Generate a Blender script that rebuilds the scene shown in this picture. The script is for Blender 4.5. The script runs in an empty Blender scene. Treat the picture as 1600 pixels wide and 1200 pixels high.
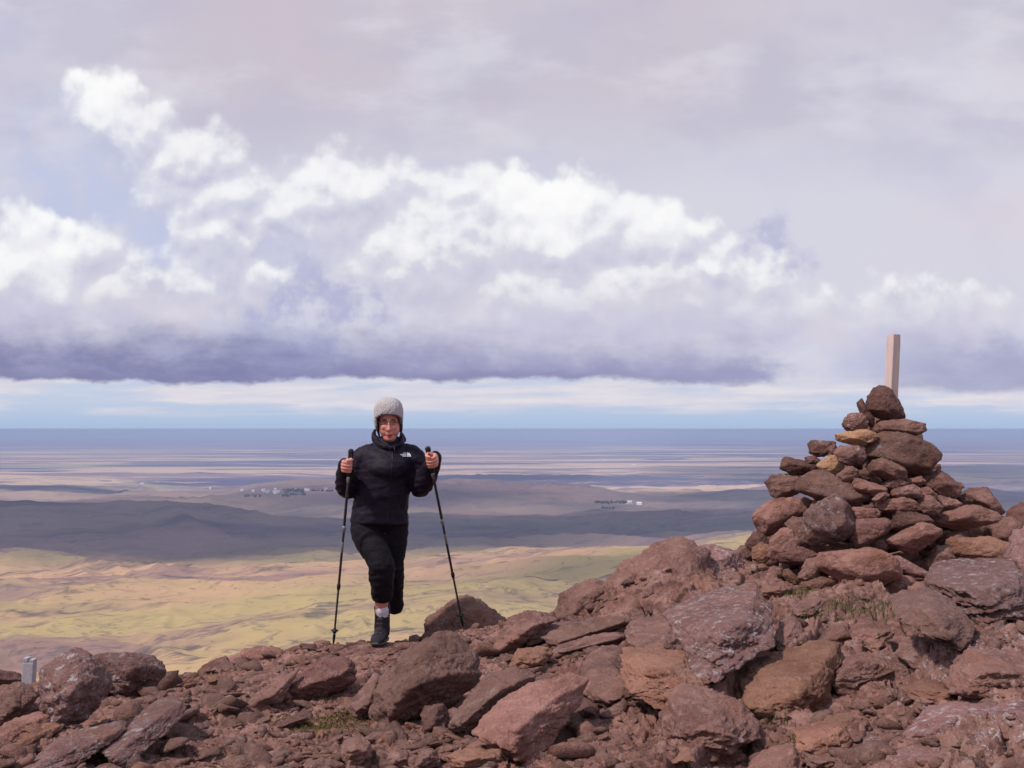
import bpy, bmesh, math, random
import numpy as np
from mathutils import Vector, Matrix
C = bpy.context.scene.collection
R = math.radians
# ------------------------------------------------------------------ camera, sky, sun, exposure
CZ = 1.6                                   # camera height over the datum
F_ = 1800.0                                # focal length in pixels of the 1600 px wide photograph
PITCH = math.atan(70.0 / F_)
cam_data = bpy.data.cameras.new('camera'); cam = bpy.data.objects.new('camera', cam_data); C.objects.link(cam)
cam_data.sensor_width = 36; cam_data.lens = 36 * F_ / 1600
cam_data.clip_start = 0.05; cam_data.clip_end = 600000
cam.location = (0, 0, CZ); cam.rotation_euler = (math.pi / 2 + PITCH, 0, 0)
S = bpy.context.scene; S.camera = cam
S.view_settings.view_transform = 'Standard'; S.view_settings.look = 'None'
S.view_settings.exposure = 0.0; S.view_settings.gamma = 1
S.view_settings.use_curve_mapping = False
SUN_AZ, SUN_EL = R(-118), R(54)             # azimuth from +Y, negative = left of the picture
SUN = Vector((math.sin(SUN_AZ) * math.cos(SUN_EL), math.cos(SUN_AZ) * math.cos(SUN_EL), math.sin(SUN_EL)))
sl = bpy.data.lights.new('sun', 'SUN'); sl.energy = 3.7; sl.angle = R(4.0); sl.color = (1.0, .90, .83)
so = bpy.data.objects.new('sun', sl); C.objects.link(so)
so.rotation_euler = (-SUN).to_track_quat('-Z', 'Y').to_euler()
so.location = (-20, 0, 30)

class V:                                   # tiny expression helper over shader math nodes
    nt = None
    def __init__(s, sock): s.s = sock
    def _m(op, a, b=None, c=None, clamp=False):
        n = V.nt.nodes.new('ShaderNodeMath'); n.operation = op; n.use_clamp = clamp
        for i, x in enumerate((a, b, c)):
            if x is None: continue
            if isinstance(x, V): V.nt.links.new(x.s, n.inputs[i])
            else: n.inputs[i].default_value = x
        return V(n.outputs[0])
    def __add__(a, b): return V._m('ADD', a, b)
    __radd__ = __add__
    def __sub__(a, b): return V._m('SUBTRACT', a, b)
    def __rsub__(a, b): return V._m('SUBTRACT', b, a)
    def __mul__(a, b): return V._m('MULTIPLY', a, b)
    __rmul__ = __mul__
    def __truediv__(a, b): return V._m('DIVIDE', a, b)
def vmax(a, b): return V._m('MAXIMUM', a, b)
def vmin(a, b): return V._m('MINIMUM', a, b)
def clamp01(a): return V._m('ADD', a, 0.0, clamp=True)
def sstep(x, lo, hi):
    n = V.nt.nodes.new('ShaderNodeMapRange'); n.interpolation_type = 'SMOOTHSTEP'
    V.nt.links.new(x.s, n.inputs[0]); n.inputs[1].default_value = lo; n.inputs[2].default_value = hi
    return V(n.outputs[0])
def comb(x, y, z=0.0):
    n = V.nt.nodes.new('ShaderNodeCombineXYZ')
    for i, q in enumerate((x, y, z)):
        if isinstance(q, V): V.nt.links.new(q.s, n.inputs[i])
        else: n.inputs[i].default_value = q
    return V(n.outputs[0])
def vec(op, a, b=None):
    n = V.nt.nodes.new('ShaderNodeVectorMath'); n.operation = op
    for i, q in enumerate((a, b)):
        if q is None: continue
        if isinstance(q, V): V.nt.links.new(q.s, n.inputs[i])
        elif op == 'SCALE' and i == 1: n.inputs[3].default_value = q
        else: n.inputs[i].default_value = q
    return V(n.outputs['Value'] if op in ('LENGTH', 'DOT_PRODUCT', 'DISTANCE') else n.outputs[0])
DIM = '3D'
def noise(v, scale, detail=4, rough=.5, dist=0.0, lac=2.0, typ='FBM', color=False, dim=None):
    n = V.nt.nodes.new('ShaderNodeTexNoise'); n.noise_type = typ; n.noise_dimensions = dim or DIM
    if v is not None: V.nt.links.new(v.s, n.inputs['Vector'])
    n.inputs['Scale'].default_value = scale; n.inputs['Detail'].default_value = detail
    n.inputs['Roughness'].default_value = rough; n.inputs['Distortion'].default_value = dist
    n.inputs['Lacunarity'].default_value = lac
    return V(n.outputs['Color' if color else 'Fac'])
def voro(v, scale, feat='F1', smooth=.5, detail=0, out='Distance', rnd=1.0):
    n = V.nt.nodes.new('ShaderNodeTexVoronoi'); n.feature = feat; n.voronoi_dimensions = DIM
    V.nt.links.new(v.s, n.inputs['Vector']); n.inputs['Scale'].default_value = scale
    if feat == 'SMOOTH_F1': n.inputs['Smoothness'].default_value = smooth
    n.inputs['Randomness'].default_value = rnd
    if 'Detail' in n.inputs: n.inputs['Detail'].default_value = detail
    return V(n.outputs[out])
def mix(f, a, b, blend='MIX'):
    n = V.nt.nodes.new('ShaderNodeMix'); n.data_type = 'RGBA'; n.blend_type = blend
    for sock, q in ((n.inputs[0], f), (n.inputs[6], a), (n.inputs[7], b)):
        if isinstance(q, V): V.nt.links.new(q.s, sock)
        elif isinstance(q, (int, float)): sock.default_value = q
        else: sock.default_value = (*q, 1)
    return V(n.outputs[2])
def sep(v):
    n = V.nt.nodes.new('ShaderNodeSeparateXYZ'); V.nt.links.new(v.s, n.inputs[0])
    return V(n.outputs[0]), V(n.outputs[1]), V(n.outputs[2])
def srgb(r, g, b):
    f = lambda c: c / 12.92 if c <= .04045 else ((c + .055) / 1.055) ** 2.4
    return (f(r / 255), f(g / 255), f(b / 255))

def build_world():
    global DIM; DIM = '2D'
    w = bpy.data.worlds.new('World'); S.world = w; w.use_nodes = True; w.cycles.sampling_method = 'MANUAL'; w.cycles.sample_map_resolution = 256
    nt = w.node_tree; nt.nodes.clear(); V.nt = nt
    out = nt.nodes.new('ShaderNodeOutputWorld'); bg = nt.nodes.new('ShaderNodeBackground')
    sky = nt.nodes.new('ShaderNodeTexSky'); sky.sky_type = 'NISHITA'; sky.sun_disc = False
    sky.sun_elevation = SUN_EL; sky.sun_rotation = SUN_AZ; sky.altitude = 600; sky.dust_density = 1.5
    # cloud field as a node group: in = position (X, E) in units of 1/18 of the tangent plane, plus the direction
    g = bpy.data.node_groups.new('cloud_field', 'ShaderNodeTree')
    g.interface.new_socket('P', in_out='INPUT', socket_type='NodeSocketVector')
    g.interface.new_socket('Field', in_out='OUTPUT', socket_type='NodeSocketFloat')
    V.nt = g
    gi = g.nodes.new('NodeGroupInput'); go = g.nodes.new('NodeGroupOutput')
    P = V(gi.outputs[0])
    bill = voro(P, 1.5, 'SMOOTH_F1', .35) * -0.5 + voro(vec('ADD', P, (3.1, 1.7, .4)), 3.6, 'SMOOTH_F1', .3) * -0.26 \
        + voro(vec('ADD', P, (.3, 5.7, .9)), 8.5, 'SMOOTH_F1', .3) * -0.07 + (noise(P, 2.2, 6, .54) - .5) * .70 + .50
    wn = noise(P, .9, 4, .5, color=True)
    PW = vec('ADD', P, vec('SCALE', vec('SUBTRACT', wn, (.5, .5, .5)), .8))
    px_, pe_, _ = sep(PW); PW = comb(px_, pe_, 0.0)
    blobs = [(.35,3.15,.50,.60),(1.0,2.7,.9,.65),(1.9,2.1,.9,.62),(2.9,1.8,.65,.42),(0,2.2,1.7,.9),(-1.5,2.6,1.6,1.3),
             (1.45,5.15,.6,.5),(2.15,4.65,.8,.6),(2.9,4.1,1.0,.75),(3.6,3.6,1.1,.75),(1.45,4.25,.25,.12),(4.3,3.3,.9,.6),(3.3,2.9,.7,.8),(4.0,2.3,.55,.7),(5.2,3.6,1.3,.8),(2.9,2.3,.8,.6),
             (6.35,3.85,.35,.28),(7.2,3.65,.85,.5),(8.2,3.45,1.0,.75),(9.0,3.3,1.0,.8),(10.0,3.05,1.0,.82),(10.6,2.9,.7,.65),
             (11.2,2.5,.7,.6),(11.9,2.1,.7,.55),(12.6,1.75,.6,.5),(13.0,1.4,.5,.4),(9.0,2.0,3.3,1.3),(6.9,2.7,1.5,1.1),(11.3,1.6,1.9,.8),(8.6,2.8,2.2,1.1),
             (5.55,2.45,.55,.28),(6.1,1.9,.35,.32),(6.4,1.5,.45,.2),(4.95,1.42,.24,.10),(4.3,1.45,.3,.1),
             (14.6,1.75,1.3,.7),(18.5,2.6,1.8,1.0),(-5,3,2,1.5)]
    f = None
    for (x, e, rx, ry) in blobs:
        q = vec('MULTIPLY', vec('SUBTRACT', PW, (x, e, 0)), (1 / rx, 1 / ry, 0))
        d = V._m('MULTIPLY_ADD', vec('LENGTH', q), -min(rx, ry), min(rx, ry))
        if f is None: f = d
        else:
            n = g.nodes.new('ShaderNodeMath'); n.operation = 'SMOOTH_MAX'
            g.links.new(f.s, n.inputs[0]); g.links.new(d.s, n.inputs[1]); n.inputs[2].default_value = .12
            f = V(n.outputs[0])
    for (x, e, rx, ry, k) in [(5.0, 1.95, 1.3, .8, .55), (4.3, 2.9, .5, .35, .35), (1.1, 4.0, .9, .7, .8), (6.0, 1.5, 1.0, .5, .4)]:
        d = vmax(1.0 - vec('LENGTH', vec('MULTIPLY', vec('SUBTRACT', PW, (x, e, 0)), (1 / rx, 1 / ry, 0))), 0.0)
        f = f - d * k
    fld = f + bill * .50
    g.links.new(fld.s, go.inputs[0])
    V.nt = nt
    tc = nt.nodes.new('ShaderNodeTexCoord'); D = V(tc.outputs['Generated'])
    dx, dy, dz = sep(D)
    Dn = vmax(dy, 0.22)
    X = dx / Dn * 18.0 + 8.0; E = dz / Dn * 18.0
    P = comb(X, E, 0.0)
    def field(P):
        n = nt.nodes.new('ShaderNodeGroup'); n.node_tree = g; nt.links.new(P.s, n.inputs[0]); return V(n.outputs[0])
    f0 = field(P); f1 = field(vec('ADD', P, (-.06, .20, 0)))
    # blue strip at the horizon, thin streaky stratus above it, grey lavender veil higher up
    st = comb(X * .35, E * 3.2, 1.3)
    stn = noise(st, 1.1, 6, .6)
    skyc = mix(1.0, sky.outputs[0] and V(sky.outputs[0]), (.1, .1, .1), 'MULTIPLY')
    low = mix(sstep(E, .0, .5), srgb(172, 193, 223), srgb(194, 206, 229))
    low = mix(.97, skyc, low)
    band = sstep(E, .12, .42)
    c = mix(band * sstep(stn + E * .28, .46, .70), low, mix(noise(st, 2.3, 5, .6), srgb(196, 198, 222), srgb(238, 232, 231)))
    big = noise(comb(X + 31.0, E * 1.3 + 12.0), .33, 4, .5)
    veil = mix(clamp01(sstep(big, .30, .70) + sstep(X, 4.5, 6.5) * .5), srgb(180, 186, 219), srgb(213, 213, 227))
    top = mix(clamp01(sstep(E, 3.8, 5.6) * (1.0 - sstep(X, 10.0, 14.5) * .75) * (.35 + sstep(X, .8, 3.6) * .65)), veil, mix(noise(P, .5, 4, .5), srgb(199, 193, 208), srgb(206, 193, 204)))
    pinkr = clamp01(sstep(X, 12.2, 15.0) * sstep(E, 1.8, 2.6) * (1.0 - sstep(E, 3.2, 4.4)) * .6)
    top = mix(pinkr, top, srgb(220, 208, 218))
    c = mix(sstep(E + (stn - .5) * .5, .62, .92), c, top)
    # pale high veil that softens everything in the middle
    soft = sstep(noise(comb(X * .8 + 3.7, E + 9.1), .42, 4, .5) + sstep(E, 1.6, 3.0) * .10 + sstep(X, 5.0, 8.0) * .06 + sstep(E, 4.4, 5.8) * -.10, .36, .78)
    c = mix(soft * sstep(E, 1.0, 1.8) * .85, c, mix(sstep(E, 3.4, 5.4), srgb(213, 213, 226), srgb(202, 197, 211)))
    # blue gaps
    def blob(x, e, rx, ry, p=P):
        return 1.0 - sstep(vec('LENGTH', vec('MULTIPLY', vec('SUBTRACT', p, (x, e, 0)), (1 / rx, 1 / ry, 0))), .35, 1.0)
    wn = noise(P, .9, 5, .6, color=True)
    PW = vec('ADD', P, vec('MULTIPLY', vec('SUBTRACT', wn, (.5, .5, .5)), (1.6, 1.3, 0)))
    gap = clamp01(blob(1.1, 4.2, 1.9, 1.6, PW) + blob(2.2, 3.2, 1.0, 1.0, PW))
    c = mix(gap * sstep(noise(comb(X + 9.0, E + 4.0), .9, 6, .6), .30, .58) * .8, c, srgb(190, 199, 228))
    gap2 = clamp01(blob(4.9, 1.9, 1.9, 1.1, PW) + blob(11.9, 2.75, 1.0, .55, PW) * .8)
    c = mix(gap2 * sstep(noise(comb(X * .9 + 20.0, E + 2.0), 1.3, 7, .62), .34, .60) * .8, c, srgb(172, 175, 211))
    # cumulus
    m = sstep(f0, -.04, .30)
    rel = (f0 - f1)
    lit = clamp01(rel * 1.7 + .50)
    body = mix(sstep(f0, .05, .60), srgb(240, 240, 243), srgb(221, 221, 230))
    body = mix(sstep(noise(comb(X + 2.0, E * 1.4 + 8.0), .75, 5, .55), .40, .68) * .8, body, srgb(194, 195, 214))
    body = mix(sstep(E + (noise(P, .8, 4, .5) - .5) * 1.2, 2.1, 3.5) * .75, body, srgb(241, 241, 245))
    rel = rel * (1.0 - sstep(f0, .25, .95) * .75)
    body = mix(clamp01(1.0 - lit * 1.25), body, srgb(196, 196, 217))
    body = mix(clamp01((lit - .55) * 2.2) * sstep(E, 1.4, 2.6), body, srgb(253, 253, 252))
    body = mix(1.0 - sstep(E + (noise(P, 1.4, 4, .5) - .5) * .9, .95, 2.3), body, srgb(200, 196, 219))
    body = mix(clamp01(1.0 - sstep(E, 1.6, 2.8)) * sstep(noise(P, .8, 3, .5), .5, .7) * .5, body, srgb(226, 216, 222))
    fade = sstep(E, .95, 1.5)
    c = mix(m * fade * (.80 + sstep(X, 13.6, 12.9) * 0.0), c, body)
    glow = clamp01(blob(1.6, 5.3, .8, .7, PW) + blob(8.5, 3.6, 1.2, .8, PW) + blob(.6, 2.9, .9, .9, PW) * .8 + blob(10.4, 3.2, .8, .6, PW) * .6)
    c = mix(glow * .7 * m, c, srgb(255, 255, 254))
    # dark flat bases
    wl = (noise(comb(X * .8 + 14.0, E * 1.5 + 3.0), 1.1, 6, .62) - .5)
    Eb = E + wl * .34 + (noise(comb(X * .30 + 5.0, 2.0), 1.0, 3, .5) - .5) * .30
    b1 = sstep(Eb, .70, .80) * (1.0 - sstep(E + wl * .9 + X * .02, 1.0, 1.9)) * (1.0 - sstep(X + wl * 2.2, 11.5, 12.7))
    b2 = sstep(Eb, .52, .70) * (1.0 - sstep(E + wl * 1.1, .9, 1.7)) * sstep(X + wl * 2.0, 12.6, 15.2) * .8
    dark = mix(sstep(X, 2.5, 9.0), srgb(126, 127, 170), srgb(152, 153, 190))
    dark = mix(sstep(noise(comb(X + 6.0, E * 2.5 + 40.0), 1.1, 5, .6), .35, .75) * .55, dark, srgb(168, 169, 203))
    dark = mix(clamp01(1.0 - sstep(Eb, .74, 1.05)) * (1.0 - sstep(X, 8.0, 12.0)) * .6, dark, srgb(122, 122, 166))
    hi = sstep(E, 3.6, 5.0) * (1.0 - m)
    c = mix(hi * sstep(noise(comb(X * .7 + 60.0, E * 1.5 + 7.0), .55, 5, .55), .42, .66) * .55, c, srgb(190, 188, 207))
    c = mix(hi * sstep(noise(comb(X * .6 + 80.0, E * 1.3 + 17.0), .6, 6, .55), .50, .72) * .5, c, srgb(224, 222, 232))
    c = mix(clamp01(b1 + b2) * .93, c, dark)
    # sky outside the view to the sides, above and behind: broken cloud of the same palette
    oth = mix(sstep(noise(D, 2.6, 7, .6, dim='3D'), .40, .60), srgb(166, 184, 226), srgb(226, 224, 232))
    side = clamp01(sstep(vec('LENGTH', comb((X - 8.0) / 14.0, (E - 3.0) / 9.0)), .85, 1.2))
    c = mix(side, c, oth)
    # below the horizon the world is never seen; keep it ground coloured
    c = mix(sstep(dz, -.02, -.004), srgb(120, 118, 128), c)
    nt.links.new(c.s, bg.inputs[0]); bg.inputs[1].default_value = WORLD_STRENGTH
    nt.links.new(bg.outputs[0], out.inputs[0]); DIM = '3D'
WORLD_STRENGTH = 1.0
build_world()

# ------------------------------------------------------------------ projection helpers
ct, st_ = math.cos(PITCH), math.sin(PITCH)
def ray(px, py):
    u = (px - 800) / F_; v = (600 - py) / F_
    return np.array([u, ct - v * st_, st_ + v * ct])
def at(px, py, Y):
    d = ray(px, py); d = d / d[1] * Y
    return np.array([d[0], d[1], d[2] + CZ])

# ------------------------------------------------------------------ numpy noise
def _h(ix, iy, iz, seed):
    n = (ix.astype(np.int64) * 374761393 + iy.astype(np.int64) * 668265263 + iz.astype(np.int64) * 2147483647 + seed * 1274126177) & 0xffffffff
    n = ((n ^ (n >> 13)) * 1274126177) & 0xffffffff
    n = n ^ (n >> 16)
    return (n & 0xffffff) / float(0xffffff)
def vnoise(p, seed=0):
    p = np.asarray(p, float)
    if p.shape[1] == 2: p = np.column_stack([p, np.zeros(len(p))])
    i = np.floor(p).astype(np.int64); f = p - i; f = f * f * f * (f * (f * 6 - 15) + 10)
    r = 0
    for a in (0, 1):
        for b in (0, 1):
            for c in (0, 1):
                wgt = (f[:, 0] if a else 1 - f[:, 0]) * (f[:, 1] if b else 1 - f[:, 1]) * (f[:, 2] if c else 1 - f[:, 2])
                r = r + wgt * _h(i[:, 0] + a, i[:, 1] + b, i[:, 2] + c, seed)
    return r * 2 - 1
def fbm(p, octv=4, gain=.5, lac=2.03, seed=0):
    p = np.asarray(p, float); r = 0; a = 1.; q = p.copy()
    for k in range(octv):
        r = r + a * vnoise(q + k * 17.3, seed + k); a *= gain; q = q * lac
    return r
def ridged(p, octv=4, gain=.5, seed=0):
    r = 0; a = 1.; q = np.asarray(p, float).copy()
    for k in range(octv):
        r = r + a * (1 - 2 * np.abs(vnoise(q + k * 11.7, seed + k))); a *= gain; q = q * 2.03
    return r
def plates(x, y, seed, tilt=1.0, hgt=1.0):
    """cracked plates: every Voronoi cell is a little tilted plane; returns height and distance to the crack"""
    ix = np.floor(x).astype(np.int64); iy = np.floor(y).astype(np.int64); z0 = np.zeros_like(ix)
    b1 = np.full(x.shape, 9.); b2 = np.full(x.shape, 9.); h = np.zeros_like(x)
    for a in (-1, 0, 1):
        for b in (-1, 0, 1):
            cx = ix + a + .1 + .8 * _h(ix + a, iy + b, z0, seed); cy = iy + b + .1 + .8 * _h(ix + a, iy + b, z0, seed + 1)
            dx = x - cx; dy = y - cy; d = np.sqrt(dx * dx + dy * dy)
            ch = (_h(ix + a, iy + b, z0, seed + 2) - .5) * hgt + dx * ((_h(ix + a, iy + b, z0, seed + 3) - .5) * tilt + tilt * .45) + dy * (_h(ix + a, iy + b, z0, seed + 4) - .5) * tilt
            m = d < b1
            b2 = np.where(m, b1, np.minimum(b2, d)); h = np.where(m, ch, h); b1 = np.where(m, d, b1)
    return h, b2 - b1
def smooth01(x, a, b):
    t = np.clip((x - a) / (b - a), 0, 1); return t * t * (3 - 2 * t)
# ------------------------------------------------------------------ mesh and tagging helpers
def tag(o, label=None, cat=None, group=None, kind=None):
    if label: o['label'] = label
    if cat: o['category'] = cat
    if group: o['group'] = group
    if kind: o['kind'] = kind
    return o
def np_mesh(name, verts, faces, mat=None, parent=None, smooth=True, loc=(0, 0, 0)):
    verts = np.asarray(verts, np.float32); faces = np.asarray(faces, np.int32); k = faces.shape[1]
    me = bpy.data.meshes.new(name)
    me.vertices.add(len(verts)); me.vertices.foreach_set('co', verts.ravel())
    me.loops.add(faces.size); me.loops.foreach_set('vertex_index', faces.ravel())
    me.polygons.add(len(faces)); me.polygons.foreach_set('loop_start', np.arange(0, faces.size, k, dtype=np.int32))
    if smooth: me.polygons.foreach_set('use_smooth', np.ones(len(faces), bool))
    me.update(calc_edges=True)
    if mat: me.materials.append(mat)
    o = bpy.data.objects.new(name, me); C.objects.link(o); o.location = loc
    if parent: o.parent = parent
    return o
def grid_faces(nr, nc, closed=False):
    i = np.arange(nr - 1)[:, None] * nc; j = np.arange(nc if closed else nc - 1)[None, :]
    j2 = (j + 1) % nc
    a = (i + j).ravel(); b = (i + j2).ravel(); c = (i + nc + j2).ravel(); d = (i + nc + j).ravel()
    return np.column_stack([a, b, c, d])
def new_mat(name):
    m = bpy.data.materials.new(name); m.use_nodes = True; nt = m.node_tree; V.nt = nt
    return m, nt, nt.nodes['Principled BSDF']
def inp(b, name, v):
    s = b.inputs[name]
    if isinstance(v, V): V.nt.links.new(v.s, s)
    elif isinstance(v, tuple): s.default_value = (*v, 1)
    else: s.default_value = v
def bump(b, h, strength=.5, dist=.02):
    n = V.nt.nodes.new('ShaderNodeBump'); n.inputs['Strength'].default_value = strength; n.inputs['Distance'].default_value = dist
    V.nt.links.new(h.s, n.inputs['Height']); V.nt.links.new(n.outputs[0], b.inputs['Normal'])
def texco(kind='Object'):
    n = V.nt.nodes.new('ShaderNodeTexCoord'); return V(n.outputs[kind])
def simple_mat(name, col, rough=.8, var=.0, scale=20, spec=.3, bumps=0, metallic=0):
    m, nt, b = new_mat(name); P = texco()
    c = mix(noise(P, scale, 4, .6), tuple(x * (1 - var) for x in col), tuple(min(1, x * (1 + var)) for x in col)) if var else col
    inp(b, 'Base Color', c); inp(b, 'Roughness', rough); inp(b, 'Specular IOR Level', spec); inp(b, 'Metallic', metallic)
    if bumps: bump(b, noise(P, scale * 2, 5, .6), bumps, .004)
    return m

def rock_mat(name, dark, mid, lite, lichen, lich_amt, rnd=.25, lich_scale=7, pits=.5):
    m, nt, b = new_mat(name); P0 = texco('Object')
    oi = nt.nodes.new('ShaderNodeObjectInfo'); rn = V(oi.outputs['Random'])
    P = vec('ADD', P0, comb(rn * 17.0, rn * 31.0, rn * 7.0))
    n1 = noise(P, 3.2, 6, .62, .3); n2 = noise(P, 16, 5, .65); n3 = noise(P, 70, 4, .7)
    c = mix(sstep(n1, .32, .62), dark, mid)
    c = mix(sstep(n2, .45, .75) * .65, c, lite)
    c = mix(clamp01((n3 - .5) * 2.2 + .3) * .45, c, tuple(x * .42 for x in dark))
    c = mix(sstep(noise(P, 95, 3, .7), .56, .70) * .40, c, tuple(min(1, x * 1.35) for x in lite))
    # iron stains
    c = mix(sstep(noise(vec('ADD', P, (4., 2., 9.)), 2.1, 5, .6), .56, .70) * .5, c, (.21, .085, .040))
    # lichen crusts: pale rounded spots with ragged rims
    cn = noise(P, 26, 4, .7, color=True)
    PL = vec('ADD', P, vec('SCALE', vec('SUBTRACT', cn, (.5, .5, .5)), .10))
    v1 = voro(PL, lich_scale * 2.2, 'F1'); v2 = voro(vec('ADD', PL, (2., 5., 1.)), lich_scale * 5, 'F1')
    reg = sstep(noise(P, lich_scale * .36, 4, .6), .60 - lich_amt * .35, .74 - lich_amt * .3)
    spots = clamp01((1.0 - sstep(v1, .20, .34)) * sstep(noise(P, lich_scale * 1.3, 3, .5), .44, .56) + (1.0 - sstep(v2, .16, .32)) * sstep(noise(P, lich_scale * 2, 3, .5), .46, .60))
    veil_ = sstep(noise(P, lich_scale * 3, 6, .75), .48, .68) * .55
    L = clamp01(clamp01(spots + veil_) * reg) * min(1.0, .35 + lich_amt)
    c = mix(L, c, mix(n2, lichen, tuple(min(1, x * 1.25) for x in lichen)))
    hv = (rn - .5) * rnd * 2 + 1.0
    c = mix(1.0, c, comb(hv, hv * (1.0 + (rn - .5) * -.04), hv), 'MULTIPLY')
    inp(b, 'Base Color', c); inp(b, 'Roughness', .92); inp(b, 'Specular IOR Level', .25)
    cr = voro(vec('ADD', P, vec('SCALE', vec('SUBTRACT', noise(P, 5, 4, .6, color=True), (.5, .5, .5)), .12)), 3.4, 'DISTANCE_TO_EDGE')
    h = clamp01(sstep(cr, .0, .035) + sstep(noise(P, 2.3, 3, .5), .42, .55)) * .16 + n1 * .45 + n2 * .6 + n3 * .42 + L * .10 - (1.0 - sstep(voro(P, 24, 'F1'), .05, .22)) * pits * .35 + noise(P, 190, 3, .6) * .10
    bump(b, h, 1.0, .036)
    return m
LICH = (.33, .26, .26)
M = {}
M['rock'] = rock_mat('brown_basalt', (0.129, 0.062, 0.050), (0.234, 0.122, 0.098), (0.351, 0.213, 0.183), LICH, .30)
M['rock_red'] = rock_mat('red_basalt', (0.158, 0.070, 0.054), (0.275, 0.140, 0.110), (0.386, 0.222, 0.183), LICH, .18)
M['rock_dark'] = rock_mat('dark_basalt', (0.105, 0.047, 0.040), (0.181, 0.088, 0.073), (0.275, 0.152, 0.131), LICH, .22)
M['rock_lichen'] = rock_mat('lichen_covered_basalt', (0.140, 0.064, 0.056), (0.234, 0.117, 0.103), (0.339, 0.199, 0.181), (.36, .30, .30), .75)
M['rock_ochre'] = rock_mat('ochre_basalt', (0.222, 0.111, 0.064), (0.351, 0.199, 0.111), (0.468, 0.287, 0.175), LICH, .0)
M['rock_tan'] = rock_mat('tan_basalt', (0.187, 0.082, 0.056), (0.304, 0.152, 0.103), (0.404, 0.222, 0.158), LICH, .12)
# ------------------------------------------------------------------ summit relief
SOLE_Z = CZ - (1009 - 672) / 1800 * 7.48      # level the hiker's front boot stands on
ctrl = []
def cp(px, py, Y): p = at(px, py, Y); ctrl.append((p[0], p[1], p[2]))
for a in [(-200,1200,4.6),(0,1200,4.6),(300,1200,4.7),(600,1200,4.8),(900,1200,4.6),(1200,1200,4.2),(1600,1200,3.4),(1800,1180,3.2),
          (0,1130,5.6),(300,1120,5.8),(600,1120,5.8),(900,1120,5.4),(1200,1120,5.0),(1500,1120,4.2),(1650,1100,4.0),
          (0,1092,6.6),(250,1075,7.0),(450,1055,6.9),(600,1050,6.8),(750,1062,6.4),(900,1050,6.4),(1100,1040,6.2),(1300,1030,5.7),(1600,1005,5.2),
          (-150,1085,7.3),(0,1085,7.4),(120,1083,7.5),(250,1070,7.7),(330,1052,7.8),(400,1028,8.0),(460,1024,8.0),(520,1011,7.75),(600,1012,7.65),(650,1004,7.7),(720,988,7.8),(790,980,8.0),(860,970,8.2),(950,950,8.4),
          (905,940,7.95),(950,905,8.0),(1000,880,8.05),(1050,868,8.1),(1000,935,7.6),(1060,915,7.7),(930,975,7.5),(1120,905,7.9),(1110,960,7.3),(1200,925,7.9),(1300,912,8.2),(1400,900,8.2),(1600,885,8.2),(1750,880,8.2),
          (1200,975,7.1),(1400,965,6.7),(1600,945,6.5),(1400,900,9.2),(1600,890,9.4),(1200,920,9.0),(1060,885,8.8),(1150,868,8.8)]: cp(*a)
for px in (-200, 0, 200, 400, 600, 800): cp(px, 1095, 9.0); cp(px, 1110, 10.2)
for px in (1000, 1200): cp(px, 960, 10.0)
for px in (1400, 1650): cp(px, 925, 10.4)
for x, y in ((-5,2),(5,2),(0,2.5),(-6,-4),(6,-4),(0,-1),(0,-8),(-12,0),(12,0)): ctrl.append((x, y, .12))
ctrl = np.array(ctrl)
_D = np.linalg.norm(ctrl[:, None, :2] - ctrl[None, :, :2], axis=2)
_n = len(ctrl); _A = np.zeros((_n + 3, _n + 3)); _A[:_n, :_n] = _D - np.eye(_n) * .03
_A[:_n, _n] = 1; _A[:_n, _n + 1:] = ctrl[:, :2]; _A[_n, :_n] = 1; _A[_n + 1:, :_n] = ctrl[:, :2].T
_w = np.linalg.solve(_A, np.concatenate([ctrl[:, 2], np.zeros(3)]))
def flank(r):
    r = np.asarray(r, float)
    z = -1.0 - .62 * (r - 11)
    return np.where(r < 700, z, -1.0 - .62 * 689 - (1 - np.exp(-(r - 700) / 250.)) * 80)
def base_z(x, y):
    r0 = np.full(x.shape, _w[_n]) + _w[_n + 1] * x + _w[_n + 2] * y
    for i in range(_n): r0 = r0 + _w[i] * np.hypot(x - ctrl[i, 0], y - ctrl[i, 1])
    rr = np.hypot(x, y - .5)
    t = smooth01(rr, 10.2, 13.5)
    return r0 * (1 - t) + flank(rr) * t
SA, CA = math.sin(R(62)), math.cos(R(62))
def rough_mask(x, y):
    """1 = broken bedrock, 0 = trampled gravel"""
    u = x / np.maximum(y, 1.) * F_ + 800
    m = smooth01(u + 260 * vnoise(np.column_stack([x * .9, y * .9]), 5), 620, 980)
    return .30 + .70 * m
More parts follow.
